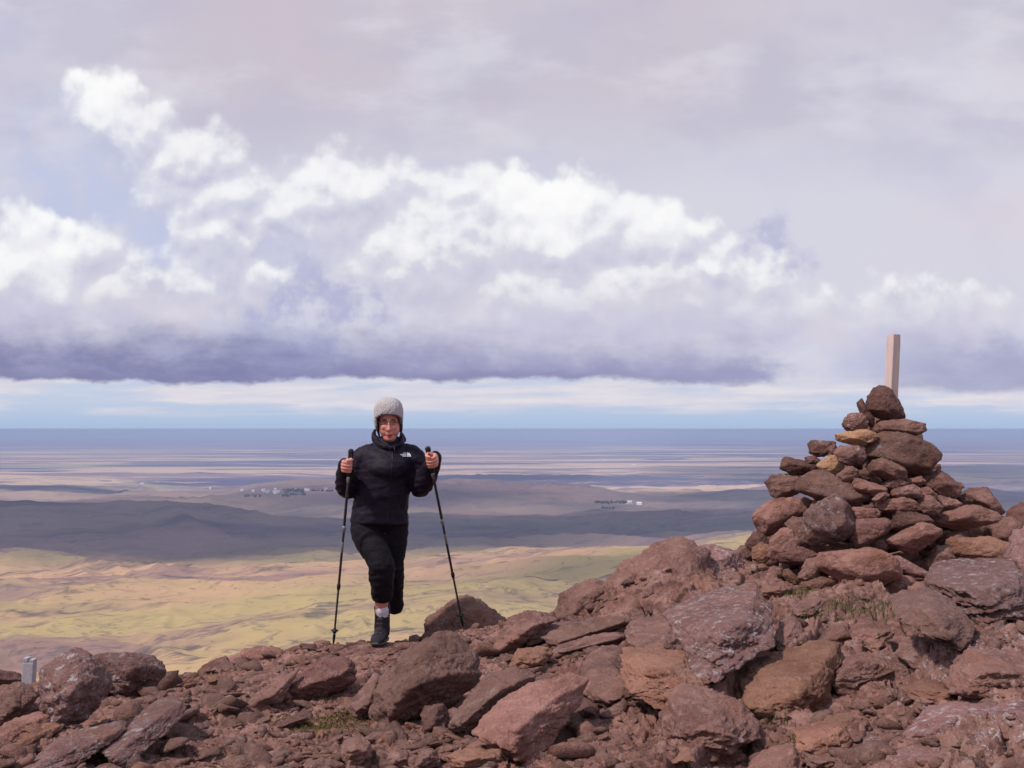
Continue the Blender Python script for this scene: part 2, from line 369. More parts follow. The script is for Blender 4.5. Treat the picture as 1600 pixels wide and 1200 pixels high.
def ground_z(x, y):
    x = np.asarray(x, float); y = np.asarray(y, float)
    z = base_z(x, y); m = rough_mask(x, y)
    P2 = np.column_stack([x, y])
    wx = x + .10 * fbm(P2 * 1.7, 3, seed=3); wy = y + .10 * fbm(P2 * 1.7 + 9, 3, seed=7)
    a = wx * CA + wy * SA; b = -wx * SA + wy * CA                # a runs along the strike, b across it
    foot = 1 - np.exp(-((x + .86) ** 2 + (y - 7.55) ** 2) / .10)
    h1, c1 = plates(a * 1.0, -b * 2.4, 11, .9, .9)
    h2, c2 = plates(a * 3.0 + 5, -b * 5.5, 21, .8, 1.0)
    h3, c3 = plates(a * 9 + 2, -b * 13, 31, .9, 1.0)
    h0, c0 = plates(a * .55 + 3, -b * 1.25, 91, .8, .9)
    d = h0 * .17 * m * smooth01(c0, 0, .07) + (np.minimum(c0, .06) - .06) * .8 * m
    d = d + h1 * .115 * m * smooth01(c1, 0, .08) + (np.minimum(c1, .08) - .08) * .5 * m
    d = d + h2 * .042 * smooth01(c2, 0, .08) * (.35 + .65 * m) + (np.minimum(c2, .09) - .09) * .20 * m
    d = d + h3 * .018 + (np.minimum(c3, .12) - .12) * .04
    h4, c4 = plates(a * 22 + 7, -b * 30, 35, 1.0, 1.2)
    d = d + h4 * .0075 + .014 * fbm(P2 * 4, 4, .55, seed=41) * (.5 + .5 * m) + .006 * ridged(P2 * 16, 4, .55, seed=51) + .005 * fbm(P2 * 60, 3, .6, seed=61)
    fade = 1 - smooth01(np.hypot(x, y), 12, 30) * .5
    zz_ = z + d * foot * fade * 0.9
    kf = np.exp(-(((x + .86) ** 2 + (y - 7.55) ** 2) / .045) ** 2)
    return zz_ * (1 - kf) + (SOLE_Z - .004 + .006 * fbm(P2 * 14, 3, seed=77)) * kf
def hit(px, py, lo=2.6, hi=13.):
    """first distance at which the sight line through a pixel meets the summit relief"""
    Y = np.linspace(lo, hi, 900); d = ray(px, py); d = d / d[1]
    z = ground_z(d[0] * Y, Y); below = (CZ + d[2] * Y) < z
    return float(Y[np.argmax(below)]) if below.any() else None

az = np.concatenate([np.linspace(-180, -32, 50)[:-1], np.linspace(-32, -26, 60)[:-1], np.linspace(-26, 26, 1050), np.linspace(26, 32, 60)[1:], np.linspace(32, 180, 50)[1:-1]])
rr_ = np.concatenate([[.02], np.geomspace(.5, 3.0, 30), np.linspace(3.02, 10.6, 820), np.geomspace(10.7, 42, 60)])
A_, R_ = np.meshgrid(np.radians(az), rr_)
gx = (R_ * np.sin(A_)).ravel(); gy = (R_ * np.cos(A_)).ravel()
ground = np_mesh('rocky_ground', np.column_stack([gx, gy, ground_z(gx, gy)]), grid_faces(len(rr_), len(az), True)[:, ::-1])
tag(ground, kind='structure')

def ground_material():
    m, nt, b = new_mat('rocky_ground'); P = texco('Object')
    x, y, z = sep(P)
    a = x * CA + y * SA; bb = y * CA - x * SA
    PS = comb(a * .45, bb, z)
    n1 = noise(PS, 1.6, 6, .6, .3); n2 = noise(PS, 7, 6, .65); n3 = noise(P, 40, 5, .7); n4 = noise(P, 150, 3, .6)
    c = mix(sstep(n1, .35, .65), (.150, .070, .056), (.275, .142, .115))
    c = mix(sstep(n2, .42, .72) * .75, c, (.400, .235, .200))
    c = mix(clamp01((n3 - .45) * 2.4) * .6, c, (.070, .030, .025))
    c = mix(sstep(noise(P, 1.1, 5, .6), .55, .7) * .55, c, (.28, .120, .070))
    cell = voro(P, 26, 'F1', out='Color'); cr, cg, cb = sep(cell)
    c = mix(sstep(cr, .55, .95) * .5, c, (.36, .20, .16)); c = mix(sstep(cg, .70, .95) * .6, c, (.075, .035, .030))
    # lichen on the exposed bedrock towards the lower right and along the left rib
    reg = clamp01(sstep(x, .3, 1.6) * .9 + .15) * sstep(noise(PS, 1.4, 5, .6), .42, .62)
    cn = noise(P, 20, 4, .7, color=True); PL = vec('ADD', PS, vec('SCALE', vec('SUBTRACT', cn, (.5, .5, .5)), .10))
    v1 = voro(PL, 17, 'F1'); v2 = voro(PL, 45, 'F1')
    L = clamp01((1.0 - sstep(v1, .18, .36)) * sstep(noise(PS, 5, 4, .6), .45, .60) + (1.0 - sstep(v2, .15, .34)) * sstep(noise(PS, 10, 3, .6), .45, .58) + sstep(noise(PS, 24, 5, .75), .50, .72) * .5)
    L = clamp01(L * reg) * .85
    c = mix(L, c, mix(n2, (.36, .29, .30), (.58, .50, .51)))
    # thin moss in a few damp spots
    ms = sstep(noise(P, 1.7, 4, .6), .63, .72) * sstep(n2, .45, .6) * .45
    c = mix(ms, c, (.13, .12, .03))
    inp(b, 'Base Color', c); inp(b, 'Roughness', .95); inp(b, 'Specular IOR Level', .2)
    h = n2 * .6 + n3 * .5 + n4 * .25 + L * .1 + (1.0 - voro(P, 38, 'SMOOTH_F1', .4)) * .35 + noise(P, 320, 3, .6) * .08
    bump(b, h, .95, .03)
    return m
ground.data.materials.append(ground_material())

# ------------------------------------------------------------------ lowland below the summit, out to the horizon
PZ = -500.0
def lerp_w(px, py, z=PZ):
    d = ray(px, py); t = (z - CZ) / d[2]; return d[0] * t, d[1] * t
def hill(x, y, cx, cy, sx, sy, h, rot=0):
    c, s = math.cos(rot), math.sin(rot); dx = x - cx; dy = y - cy
    return h * np.exp(-(((dx * c + dy * s) / sx) ** 2 + ((-dx * s + dy * c) / sy) ** 2))
def plain_z(x, y):
    r = np.hypot(x, y)
    z = flank(r) + (PZ - (-507.2)) * 0
    P2 = np.column_stack([x, y]) / 1000.
    far = smooth01(r, 900, 2200)
    z = z * (1 - far) + PZ * far
    amp = smooth01(r, 1200, 2600) * (1 - smooth01(r, 8000, 16000))
    z = z + amp * (38 * fbm(P2 * .75, 3, .5, seed=71) + 24 * ridged((P2 + .25 * fbm(P2 * 1.1, 2, seed=5)[:, None]) * np.array([1.0, 2.6]), 4, .5, seed=81) + 4.0 * ridged((P2 + .08 * fbm(P2 * 4, 2, seed=6)[:, None]) * np.array([5., 11.]), 3, .5, seed=91))
    z = z + hill(x, y, -2500, 5600, 1500, 560, 125, R(-10)) + hill(x, y, -1500, 8200, 2300, 900, 72, R(-8))
    z = z + hill(x, y, -300, 8300, 1100, 600, 45, R(-5)) + hill(x, y, 900, 6100, 1700, 480, 62, R(8)) + hill(x, y, -500, 5200, 700, 260, 26, R(12)) + hill(x, y, 1500, 4700, 1300, 520, 75, R(30))
    z = z + hill(x, y, 300, 3400, 900, 420, 42, R(20)) + hill(x, y, -1100, 3300, 700, 300, 28, R(-12)) + hill(x, y, 1500, 4300, 900, 380, 55, R(8))
    z = z + smooth01(r, 9000, 30000) * 10 * fbm(P2 * .12, 3, .5, seed=99)
    return z
daz = np.concatenate([np.linspace(-180, -29, 60)[:-1], np.linspace(-29, 29, 760), np.linspace(29, 180, 60)[1:-1]])
dr = np.concatenate([np.geomspace(26, 1500, 40), 500. / np.linspace(.3, .0021, 620)])
A_, R_ = np.meshgrid(np.radians(daz), dr)
gx = (R_ * np.sin(A_)).ravel(); gy = (R_ * np.cos(A_)).ravel()
plain = np_mesh('plain', np.column_stack([gx, gy, plain_z(gx, gy) - .3]), grid_faces(len(dr), len(daz), True)[:, ::-1])
tag(plain, kind='structure')
def plain_material():
    m, nt, b = new_mat('moorland'); P = vec('SCALE', texco('Object'), .001)        # kilometres
    x, y, z = sep(P); P = comb(x, y, 0.0)
    r = vec('LENGTH', P)
    xr = x * .94 + y * .34; yr = y * .94 - x * .34
    nA = noise(comb(xr * .5, yr, 0.), .75, 5, .55, .3); nB = noise(comb(xr * .5, yr * 1.3, 3.), 1.3, 7, .60, .3); nC = noise(comb(xr * .45, yr * 1.8, 5.), 9, 6, .68)
    tan_, yel, grn, mauve, brn = (.46, .285, .160), (.40, .300, .130), (.18, .175, .080), (.22, .130, .120), (.125, .085, .075)
    c = mix(sstep(nA, .45, .56), yel, tan_)
    c = mix(sstep(nB, .52, .62) * .8, c, mauve)
    c = mix(sstep(noise(comb(x * .5, y, 9.), 1.0, 6, .6), .52, .66) * .75, c, grn)
    c = mix(sstep(nC, .54, .70) * .55, c, brn)
    c = mix(sstep(noise(comb(x, y * 1.3, 2.), 34, 4, .6), .58, .68) * .5, c, (.09, .065, .055))
    gl_ = V._m('ABSOLUTE', noise(comb(xr * .5, yr * 1.1, 1.), 1.8, 5, .6, .5) - .5)
    c = mix((1.0 - sstep(gl_, .004, .022)) * sstep(nC, .40, .60) * .75, c, (.085, .065, .060))
    gl2 = V._m('ABSOLUTE', noise(comb(xr * .6, yr * 1.6, 6.), 4.5, 5, .6, .5) - .5)
    c = mix((1.0 - sstep(gl2, .003, .018)) * sstep(nB, .44, .56) * .6, c, (.10, .075, .070))
    # middle hills: heathland tone with blue cloud shade painted in; then broad stripes of fields and bog towards the coast
    heath_shade = mix(sstep(noise(comb(xr * .35, yr * 1.1, 3.), 1.7, 6, .6, .3), .38, .60), (.038, .038, .080), (.150, .108, .138))
    midm = sstep(y + (nA - .5) * .9, 4.0, 4.7) * (1.0 - sstep(y + (nB - .5) * 2.5, 8.0, 9.6))
    c = mix(midm * .72, c, heath_shade)
    f1 = noise(comb(x * .14, y * .50, 0.), 1.0, 7, .66, .3); f2 = noise(comb(x * .25, y * .8, 4.), 1.4, 5, .6)
    far = mix(sstep(f1, .42, .54), (.100, .090, .155), (.56, .40, .28))
    far = mix(sstep(f2, .50, .58) * .75, far, (.150, .110, .160))
    far = mix(sstep(noise(comb(x * .18, y * .6, 8.), 1.2, 5, .6), .57, .64) * .6, far, (.46, .42, .21))
    far = mix(sstep(noise(comb(x * .9, y * 3.0, 8.), 1.2, 5, .6), .60, .66) * .5, far, (.10, .12, .13))
    c = mix(sstep(r + (f2 - .5) * 2.0, 8.0, 9.6), c, far)
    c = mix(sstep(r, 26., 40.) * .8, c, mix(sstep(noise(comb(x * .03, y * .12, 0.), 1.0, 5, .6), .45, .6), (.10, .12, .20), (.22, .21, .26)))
    inp(b, 'Base Color', c); inp(b, 'Roughness', 1.0); inp(b, 'Specular IOR Level', .0)
    return m
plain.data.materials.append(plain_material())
# clouds high above, outside the picture, whose shadows lie on the lowland
cm, nt_, cb_ = new_mat('cloud_vapour'); inp(cb_, 'Base Color', (.93, .93, .95)); inp(cb_, 'Roughness', 1.0); inp(cb_, 'Specular IOR Level', 0.)
def ico(sub):
    bm = bmesh.new(); bmesh.ops.create_icosphere(bm, subdivisions=sub, radius=1)
    v = np.array([q.co[:] for q in bm.verts]); f = np.array([[q.index for q in p.verts] for p in bm.faces]); bm.free(); return v, f
ICO = {k: ico(k) for k in (2, 3, 4, 5, 6)}
def cloud(x0, y0, sx, sy, rot, seed, H=6200):
    t = (H - PZ) / SUN[2]; cx, cy = x0 + SUN[0] * t, y0 + SUN[1] * t
    v, f = ICO[5]; n = 1 + .42 * fbm(v * 1.9 + seed, 5, .6, seed=seed)
    c, s = math.cos(rot), math.sin(rot); q = v * n[:, None] * np.array([sx, sy, 320.])
    q = np.column_stack([q[:, 0] * c - q[:, 1] * s, q[:, 0] * s + q[:, 1] * c, q[:, 2]])
    o = np_mesh('cloud', q, f, cm, loc=(cx, cy, H)); tag(o, kind='structure')
def pos_on_plain(px, py):
    x, y = lerp_w(px, py)
    for _ in range(5):
        z = float(plain_z(np.array([x]), np.array([y]))[0]) - .3; x, y = lerp_w(px, py, z)
    return x, y, z
_sx, _sy, _ = pos_on_plain(985, 874); _tx, _ty, _ = pos_on_plain(820, 905)
CLOUDS = [(_sx,_sy,430,150,R(4),25),(_tx,_ty,200,60,R(4),26),(-2300,5450,2200,1050,R(-2),3),(600,5950,2000,560,R(24),4),(2600,5700,1000,320,R(8),8),(-700,7500,700,260,0,15),(4600,12500,2600,2600,0,6),(-4200,9000,1400,700,0,9),(-200,11500,900,600,0,10),(3000,8200,1600,800,R(5),12),]
for a in CLOUDS: cloud(*a)
# ------------------------------------------------------------------ stones: convex blocks with broken facets, cut to their own outline
def hull2(pts):
    pts = sorted(set(map(tuple, pts)))
    def half(ps):
        h = []
        for p in ps:
            while len(h) > 1 and (h[-1][0]-h[-2][0])*(p[1]-h[-2][1]) - (h[-1][1]-h[-2][1])*(p[0]-h[-2][0]) <= 0: h.pop()
            h.append(p)
        return h
    a = half(pts); b = half(pts[::-1]); return a[:-1] + b[:-1]
def block_mesh(poly, thick, seed, sub=5, sharp=18, rough=1.0, cuts=11):
    """poly: outline in metres (x right, y up) around its centre; thick: depth in metres. Returns vertices in (right, depth, up)."""
    rng = random.Random(seed); H = hull2(poly); n = len(H)
    A = 0; cx = cy = 0
    for i in range(n):
        x0, y0 = H[i]; x1, y1 = H[(i + 1) % n]; k = x0 * y1 - x1 * y0; A += k; cx += (x0 + x1) * k; cy += (y0 + y1) * k
    cx /= 3 * A; cy /= 3 * A
    N = []; Dd = []
    for i in range(n):
        x0, y0 = H[i]; x1, y1 = H[(i + 1) % n]; ex, ey = x1 - x0, y1 - y0; L = math.hypot(ex, ey)
        if L < 1e-6: continue
        nx, ny = ey / L, -ex / L; d = (x0 - cx) * nx + (y0 - cy) * ny
        if d < 1e-5: continue
        for sgn in (1, -1):
            t = sgn * rng.uniform(.15, .75); k = math.sqrt(1 + t * t)
            N.append((nx / k, t / k, ny / k)); Dd.append(d / k)
    w = max(p[0] for p in H) - min(p[0] for p in H); h = max(p[1] for p in H) - min(p[1] for p in H)
    for (fx, fz) in [(rng.uniform(-.25, .25), rng.uniform(.0, .35)), (rng.uniform(-.8, -.35), rng.uniform(.1, .6)), (rng.uniform(.35, .8), rng.uniform(0, .6)), (rng.uniform(-.4, .4), rng.uniform(.7, 1.2)), (rng.uniform(-.5, .5), rng.uniform(-.9, -.4))]:
        for sgn in (-1, 1):
            v = np.array([fx, sgn * 1.0, fz]); L = np.linalg.norm(v); v = v / L
            N.append(tuple(v)); Dd.append(thick * .5 * rng.uniform(.82, 1.0) * (1 / L) * (1.0 + .30 * math.hypot(fx, fz)) + (abs(fx) * w * .10 + abs(fz) * h * .10) / L)
    for k in range(cuts):
        v = np.array([rng.gauss(0, 1), rng.gauss(0, 1), rng.gauss(0, 1)]); v /= np.linalg.norm(v)
        N.append(tuple(v)); Dd.append(math.sqrt((v[0] * w * .5) ** 2 + (v[1] * thick * .5) ** 2 + (v[2] * h * .5) ** 2) * rng.uniform(.76, 1.0))
    N = np.array(N); Dd = np.array(Dd)
    v, f = ICO[sub]
    dirs = v * np.array([w * .5, thick * .5, h * .5]); dirs /= np.linalg.norm(dirs, axis=1)[:, None]
    q = np.maximum(0, dirs @ N.T) / Dd
    r = 1 / (np.power(q, sharp).sum(1) ** (1 / sharp)) * 1.025
    p = dirs * r[:, None]
    s = min(w, h, thick) * .5; big = max(w, h)
    o = seed * 3.17
    amp = rough
    low = fbm(p / s * .8 + o, 3, .5, seed=seed % 97)
    mid = fbm(p / s * 2.6 + o, 4, .55, seed=seed % 89 + 5)
    # stepped breaks: quantised noise gives small ledges
    stp = fbm(p / s * 1.4 + o + 5, 2, .5, seed=seed % 83 + 9) * 3; stp = (np.floor(stp) + smooth01(stp - np.floor(stp), .35, .65)) / 3
    fine = fbm(p * 38 + o, 4, .6, seed=7)
    nb = np.array([rng.uniform(-.35, .35), rng.uniform(-.3, .3), 1.0]); nb /= np.linalg.norm(nb)
    tb = (p @ nb) / s * (2.4 if rough > 1.1 else 1.5) + .45 * low + rng.random() * 5; fb = tb - np.floor(tb)
    bed = smooth01(fb, .0, .75) - smooth01(fb, .86, 1.0) - .4
    p = p * (1 + (.050 if rough > 1.1 else .022) * bed * (1 + .6 * low))[:, None]
    p = p * (1 + amp * ((.030 if rough > 1.1 else .016) * low + .022 * mid + .055 * stp))[:, None] + dirs * (amp * fine * .0035 * (1 + big))[:, None]
    return p, f, (cx, cy)
STONES = []
NSEED = [100]
def stone(name, poly, Y, thick=None, mat='rock', label=None, group=None, cat='stone', sub=5, sink=0.0, push=.35, rough=1.0, sharp=18, lean=0.0, kind=None, cuts=11, auto=False):
    """poly: outline as (px, py) in the photograph; Y: distance of the front of the stone (None: where its foot meets the ground)"""
    NSEED[0] += 1; seed = NSEED[0]
    poly = [tuple(p) for p in poly]
    if sink:
        ymax = max(p[1] for p in poly); ymin = min(p[1] for p in poly)
        poly = [(x, y + sink * (ymax - ymin) * max(0, (y - ymin) / (ymax - ymin) - .45) / .55) for x, y in poly]
    cx = sum(p[0] for p in poly) / len(poly); cy = sum(p[1] for p in poly) / len(poly)
    if Y is None:
        low = max(poly, key=lambda p: p[1]); Y = hit(min(max(low[0], -40), 1640), low[1] - (6 if not sink else 0)) or 8.0
    w = (max(p[0] for p in poly) - min(p[0] for p in poly)) / F_ * Y; h = (max(p[1] for p in poly) - min(p[1] for p in poly)) / F_ * Y
    if thick is None: thick = .75 * math.sqrt(w * h)
    Yc = Y + thick * push
    sc = Yc / F_
    c0 = at(cx, cy, Yc)
    loc = [((x - cx) * sc, -(y - cy) * sc) for x, y in poly]
    p, f, (ax, ay) = block_mesh(loc, thick, seed, sub, sharp, rough, cuts)
    d = ray(cx, cy); d = d / np.linalg.norm(d)
    Rt = np.cross(d, (0, 0, 1.)); Rt /= np.linalg.norm(Rt); Up = np.cross(Rt, d)
    if lean:
        if auto:
            yt = min(p_[1] for p_ in poly); xt = min(poly, key=lambda q_: q_[1])[0]
            Yt = hit(min(max(xt, -40), 1640), yt + 4)
            if Yt and Yt > Y: lean = min(max(.62 * (Yt - Y) / h, lean), 2.6)
        p = np.column_stack([p[:, 0], p[:, 1] + p[:, 2] * lean, p[:, 2]])
    W = p[:, :1] * Rt + p[:, 1:2] * d + p[:, 2:3] * Up
    c = c0 + ax * Rt + ay * Up
    o = np_mesh(name, W, f, M[mat], loc=tuple(c))
    tag(o, label, cat, group, kind)
    STONES.append((o, c, (w, thick, h)))
    return o
def crop(ox, oy, s, pts): return [(ox + x / s, oy + y / s) for x, y in pts]
Zc = lambda *p: crop(1130, 500, 3.404, p)
Cc = lambda *p: crop(1120, 820, 6.667, p)
Kc = lambda *p: crop(1000, 780, 2.667, p)
Lc = lambda *p: crop(1000, 960, 5.0, p)
Gc = lambda *p: crop(500, 820, 2.667, p)
Hc = lambda *p: crop(600, 900, 4.0, p)
Rc = lambda *p: crop(1300, 960, 5.0, p)
Oc = lambda *p: crop(860, 820, 5.0, p)
Ac = lambda *p: crop(0, 960, 5.0, p)
Bc = lambda *p: crop(300, 960, 5.0, p)
def cairn_Y(px, py):
    """front of the cone: axis at px 1385, 9.0 m away"""
    t = min(1, max(0, (py - 625) / 265.)); Rr = .10 + 1.05 * t ** .9
    dx = (px - 1385) / F_ * 9.0
    return 9.0 - .78 * math.sqrt(max(.0, Rr * Rr - dx * dx * .8))
CG = 'stones piled into the cairn'
cairn = [
 (Zc((850,350),(885,380),(920,430),(958,515),(945,530),(860,520),(790,495),(775,460),(785,410),(820,370)),'rock_dark','dark pointed stone crowning the cairn in front of the post',-.02),
 (Zc((705,420),(740,425),(760,470),(798,520),(790,560),(760,545),(735,500),(715,455)),'rock_dark','slender dark stone standing upright near the cairn top',0),
 (Zc((645,590),(640,560),(670,510),(715,500),(750,510),(765,545),(740,585),(690,600)),'rock','rounded stone just left of the upright slender stone',0),
 (Zc((810,560),(860,540),(1000,530),(1050,550),(1045,600),(1010,620),(870,600),(815,590)),'rock','flat wide stone carrying the pointed top stone',-.03),
 (Zc((800,560),(850,560),(870,600),(845,620),(805,615)),'rock_dark','small dark stone wedged under the flat wide stone',.06),
 (Zc((605,610),(720,595),(800,580),(808,610),(790,640),(735,665),(680,655),(610,645)),'rock_ochre','long ochre yellow stone near the top of the cairn',-.04),
 (Zc((460,645),(580,650),(590,680),(560,715),(490,725),(468,700)),'rock_dark','dark blocky stone jutting out on the upper left edge of the cairn',0),
 (Zc((440,730),(480,725),(510,745),(490,775),(445,765)),'rock_dark','small dark stone below the jutting block on the upper left edge',0),
 (Zc((590,680),(720,675),(755,720),(745,765),(700,785),(615,745)),'rock','brown stone directly below the long ochre stone',0),
 (Zc((500,775),(580,720),(600,735),(618,795),(580,825),(540,815)),'rock_ochre','small ochre yellow wedge stone with a sharp ridge',-.03),
 (Zc((780,690),(810,640),(880,610),(960,610),(1080,665),(1118,720),(1115,770),(1070,810),(970,805),(900,770),(790,735)),'rock','biggest block of the upper cairn, broad and reddish brown',0),
 (Zc((775,800),(800,745),(850,740),(950,790),(975,840),(960,870),(900,850),(870,825),(790,815)),'rock_red','pale arched stone under the biggest upper block',-.06),
 (Zc((595,835),(680,775),(712,790),(710,840),(670,865),(610,855)),'rock','small angular grey brown stone right of the ochre wedge',-.03),
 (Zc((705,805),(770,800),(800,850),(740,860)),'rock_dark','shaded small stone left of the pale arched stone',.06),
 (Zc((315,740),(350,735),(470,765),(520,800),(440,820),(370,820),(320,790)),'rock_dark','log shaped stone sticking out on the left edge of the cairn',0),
 (Zc((240,870),(270,835),(420,825),(425,870),(385,920),(300,960),(265,930)),'rock','ragged stone with pale flecks on the left edge under the log shaped stone',0),
 (Zc((430,830),(470,795),(520,800),(600,860),(720,905),(800,950),(810,985),(740,995),(620,975),(520,950),(430,910)),'rock','long tapering boulder with a dark pit like an eye',-.05),
 (Zc((685,860),(720,845),(840,885),(875,910),(810,935),(720,905)),'rock_red','flat pinkish stone leaning above the long tapering boulder',-.05),
 (Zc((790,960),(830,925),(880,915),(875,940),(830,965)),'rock','thin sliver of stone at the tip of the long tapering boulder',-.10),
 (Zc((850,880),(900,845),(970,850),(975,880),(930,900),(870,900)),'rock','stone tucked under the right foot of the pale arched stone',0),
 (Zc((890,910),(1000,880),(1035,900),(1040,940),(960,955),(890,940)),'rock','low slab in the middle of the cairn right of the pinkish flat stone',-.03),
 (Zc((975,850),(1050,835),(1070,860),(1030,885),(985,885)),'rock_red','small stone with a pale edge below the biggest upper block',-.02),
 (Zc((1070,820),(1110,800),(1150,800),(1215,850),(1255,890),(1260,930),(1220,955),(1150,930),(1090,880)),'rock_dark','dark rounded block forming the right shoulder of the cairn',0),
 (Zc((1030,905),(1090,890),(1130,930),(1120,965),(1040,950)),'rock_red','reddish stone in front of the dark right shoulder block',-.02),
 (Zc((820,995),(850,960),(960,950),(1035,975),(1040,1000),(960,1020),(840,1020)),'rock_red','pink slab spanning the centre of the cairn',-.06),
 (Zc((1035,960),(1100,940),(1150,990),(1145,1035),(1070,1035),(1030,1000)),'rock','brown angular stone at the right end of the pink slab',-.03),
 (Zc((1140,935),(1210,965),(1260,965),(1265,1000),(1180,1020),(1150,1000)),'rock','smooth rounded stone above the long flat red slab',-.01),
 (Zc((1250,950),(1290,925),(1330,950),(1310,985),(1270,985)),'rock_dark','small dark stone behind the left end of the far right block',0),
 (Zc((1260,915),(1330,905),(1400,900),(1430,940),(1490,1040),(1440,1050),(1340,1000),(1300,960)),'rock','tall ragged block on the far right edge of the cairn',.05),
 (Zc((1110,1060),(1160,1030),(1250,1005),(1340,990),(1440,1000),(1460,1030),(1440,1060),(1370,1085),(1270,1110),(1160,1110)),'rock_red','long flat red slab overhanging the dark gap on the right',-.10),
 (Zc((660,1030),(700,1000),(800,1005),(840,1030),(810,1055),(700,1060)),'rock_red','pale thin stone lying level right of the lichen block',-.04),
 (Zc((190,1030),(260,970),(400,955),(445,985),(450,1030),(340,1100),(240,1140),(200,1130),(185,1080)),'rock_red','big red brown boulder on the lower left edge of the cairn',0),
 (Zc((430,1040),(560,960),(630,940),(650,970),(660,1060),(685,1110),(620,1160),(480,1190),(460,1170),(450,1100)),'rock_lichen','square block spotted with white lichen on the left of the cairn',-.12),
 (Zc((330,1070),(430,1050),(455,1110),(460,1200),(400,1190)),'rock','narrow stone squeezed between the red boulder and the lichen block',-.02),
 (Zc((680,1075),(720,1065),(850,1060),(880,1090),(860,1130),(760,1190),(710,1205)),'rock_dark','dark wedge shaped block right of the white lichen block',-.04),
 (Zc((900,1110),(930,1015),(980,1020),(1110,1055),(1100,1080),(1020,1110),(950,1135)),'rock_dark','triangular brown stone below the pink slab',-.06),
 (Zc((870,1185),(1000,1110),(1090,1070),(1145,1090),(1150,1120),(1110,1170),(1000,1240),(930,1225)),'rock_red','leaning reddish slab low on the front of the cairn',-.14),
 (Zc((140,1180),(165,1130),(210,1140),(240,1180),(190,1215)),'rock_dark','dark stone peeping out under the big red brown boulder',0),
 (Zc((1400,1110),(1440,1060),(1500,1050),(1560,1080),(1610,1140),(1590,1210),(1400,1190)),'rock','smooth brown block at the lower right foot of the cairn',-.02),
 (Zc((1525,1040),(1550,990),(1600,950),(1670,960),(1720,1120),(1700,1330),(1560,1330),(1540,1180)),'rock_dark','dark boulder cut off by the right side of the picture',.0),
 (Zc((1195,1140),(1250,1130),(1290,1160),(1260,1190),(1200,1185)),'rock_red','little stone in the dark gap under the long flat slab',.10),
 (Zc((1090,735),(1120,745),(1115,790),(1080,800)),'rock_dark','small dark stone against the right side of the biggest upper block',.10),
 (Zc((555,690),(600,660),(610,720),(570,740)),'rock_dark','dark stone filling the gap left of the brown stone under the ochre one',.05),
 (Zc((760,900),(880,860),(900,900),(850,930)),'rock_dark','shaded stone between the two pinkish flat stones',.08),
 (Kc((960,170),(1000,155),(1040,175),(1030,205),(975,205)),'rock_dark','small dark stone below the triangular brown stone',.05),
 (Cc((150,430),(180,310),(250,240),(320,210),(380,290),(340,390),(250,430)),'rock','brown stone at the left foot of the cairn beside the outcrop',0),
 (Cc((320,200),(400,75),(470,110),(560,200),(500,260),(380,300)),'rock_dark','dark pointed stone on the left edge above the orange stone',.03),
 (Cc((380,260),(450,210),(580,220),(570,320),(480,400),(370,400)),'rock_tan','orange tinged stone at the left foot of the cairn',0),
 (Cc((560,310),(570,180),(720,35),(780,100),(880,240),(820,290),(660,300),(590,340)),'rock_red','reddish triangular stone at the lower left of the cairn',-.08),
 (Cc((600,340),(680,290),(880,240),(1080,340),(1000,390),(880,410),(640,390)),'rock_dark','dark ledge stone supporting the reddish triangular stone',0),
 (Cc((780,100),(900,60),(960,120),(960,250),(880,240)),'rock','brown stone between the triangular stone and the lichen block',0),
 (Cc((860,560),(930,400),(960,350),(1100,370),(1110,400),(1040,540),(1020,590),(900,590)),'rock','upright oblong stone left of the big red front stone',-.08),
 (Cc((1040,400),(1130,400),(1150,480),(1200,540),(1060,550)),'rock_dark','dark stone between the upright oblong stone and the big front stone',0),
 (Kc((770,240),(850,230),(960,210),(1030,225),(1062,290),(1060,315),(940,360),(870,350),(800,310),(770,290)),'rock_red','big angular red stone at the front foot of the cairn',-.18),
 (Kc((780,360),(850,350),(940,370),(980,430),(930,445),(840,450),(780,420)),'rock_red','purplish flat stone in front of the big angular red stone',-.12),
 (Kc((670,360),(740,325),(830,335),(800,360),(760,385),(700,380)),'rock_red','low pink stone left of the purplish flat stone',-.10),
 (Kc((1060,235),(1100,250),(1215,315),(1200,335),(1130,330),(1070,290)),'rock_lichen','narrow lichen speckled slab sloping down right of the big front stone',-.08),
 (Kc((950,390),(1050,330),(1180,330),(1150,380),(1050,440),(970,420)),'rock','broad low stone right of the purplish flat stone',-.10),
 (Kc((1290,190),(1330,170),(1460,165),(1560,200),(1530,250),(1400,260),(1300,235)),'rock_tan','wide smooth tan slab under the dark gap at the right foot',-.12),
 (Kc((1195,270),(1240,200),(1280,200),(1320,260),(1240,320)),'rock','steep stone left of the wide smooth tan slab',-.06),
 (Cc((680,450),(740,460),(850,560),(850,640),(790,640),(700,540)),'rock_tan','pale oblong pebble like stone at the lower left foot of the cairn',0),
 (Cc((510,530),(580,430),(680,460),(690,540),(600,560)),'rock','grey brown stone left of the pale oblong stone',0),
 (Kc((420,290),(500,270),(540,290),(440,330)),'rock','flat stone half hidden at the left foot of the cairn',0),
]
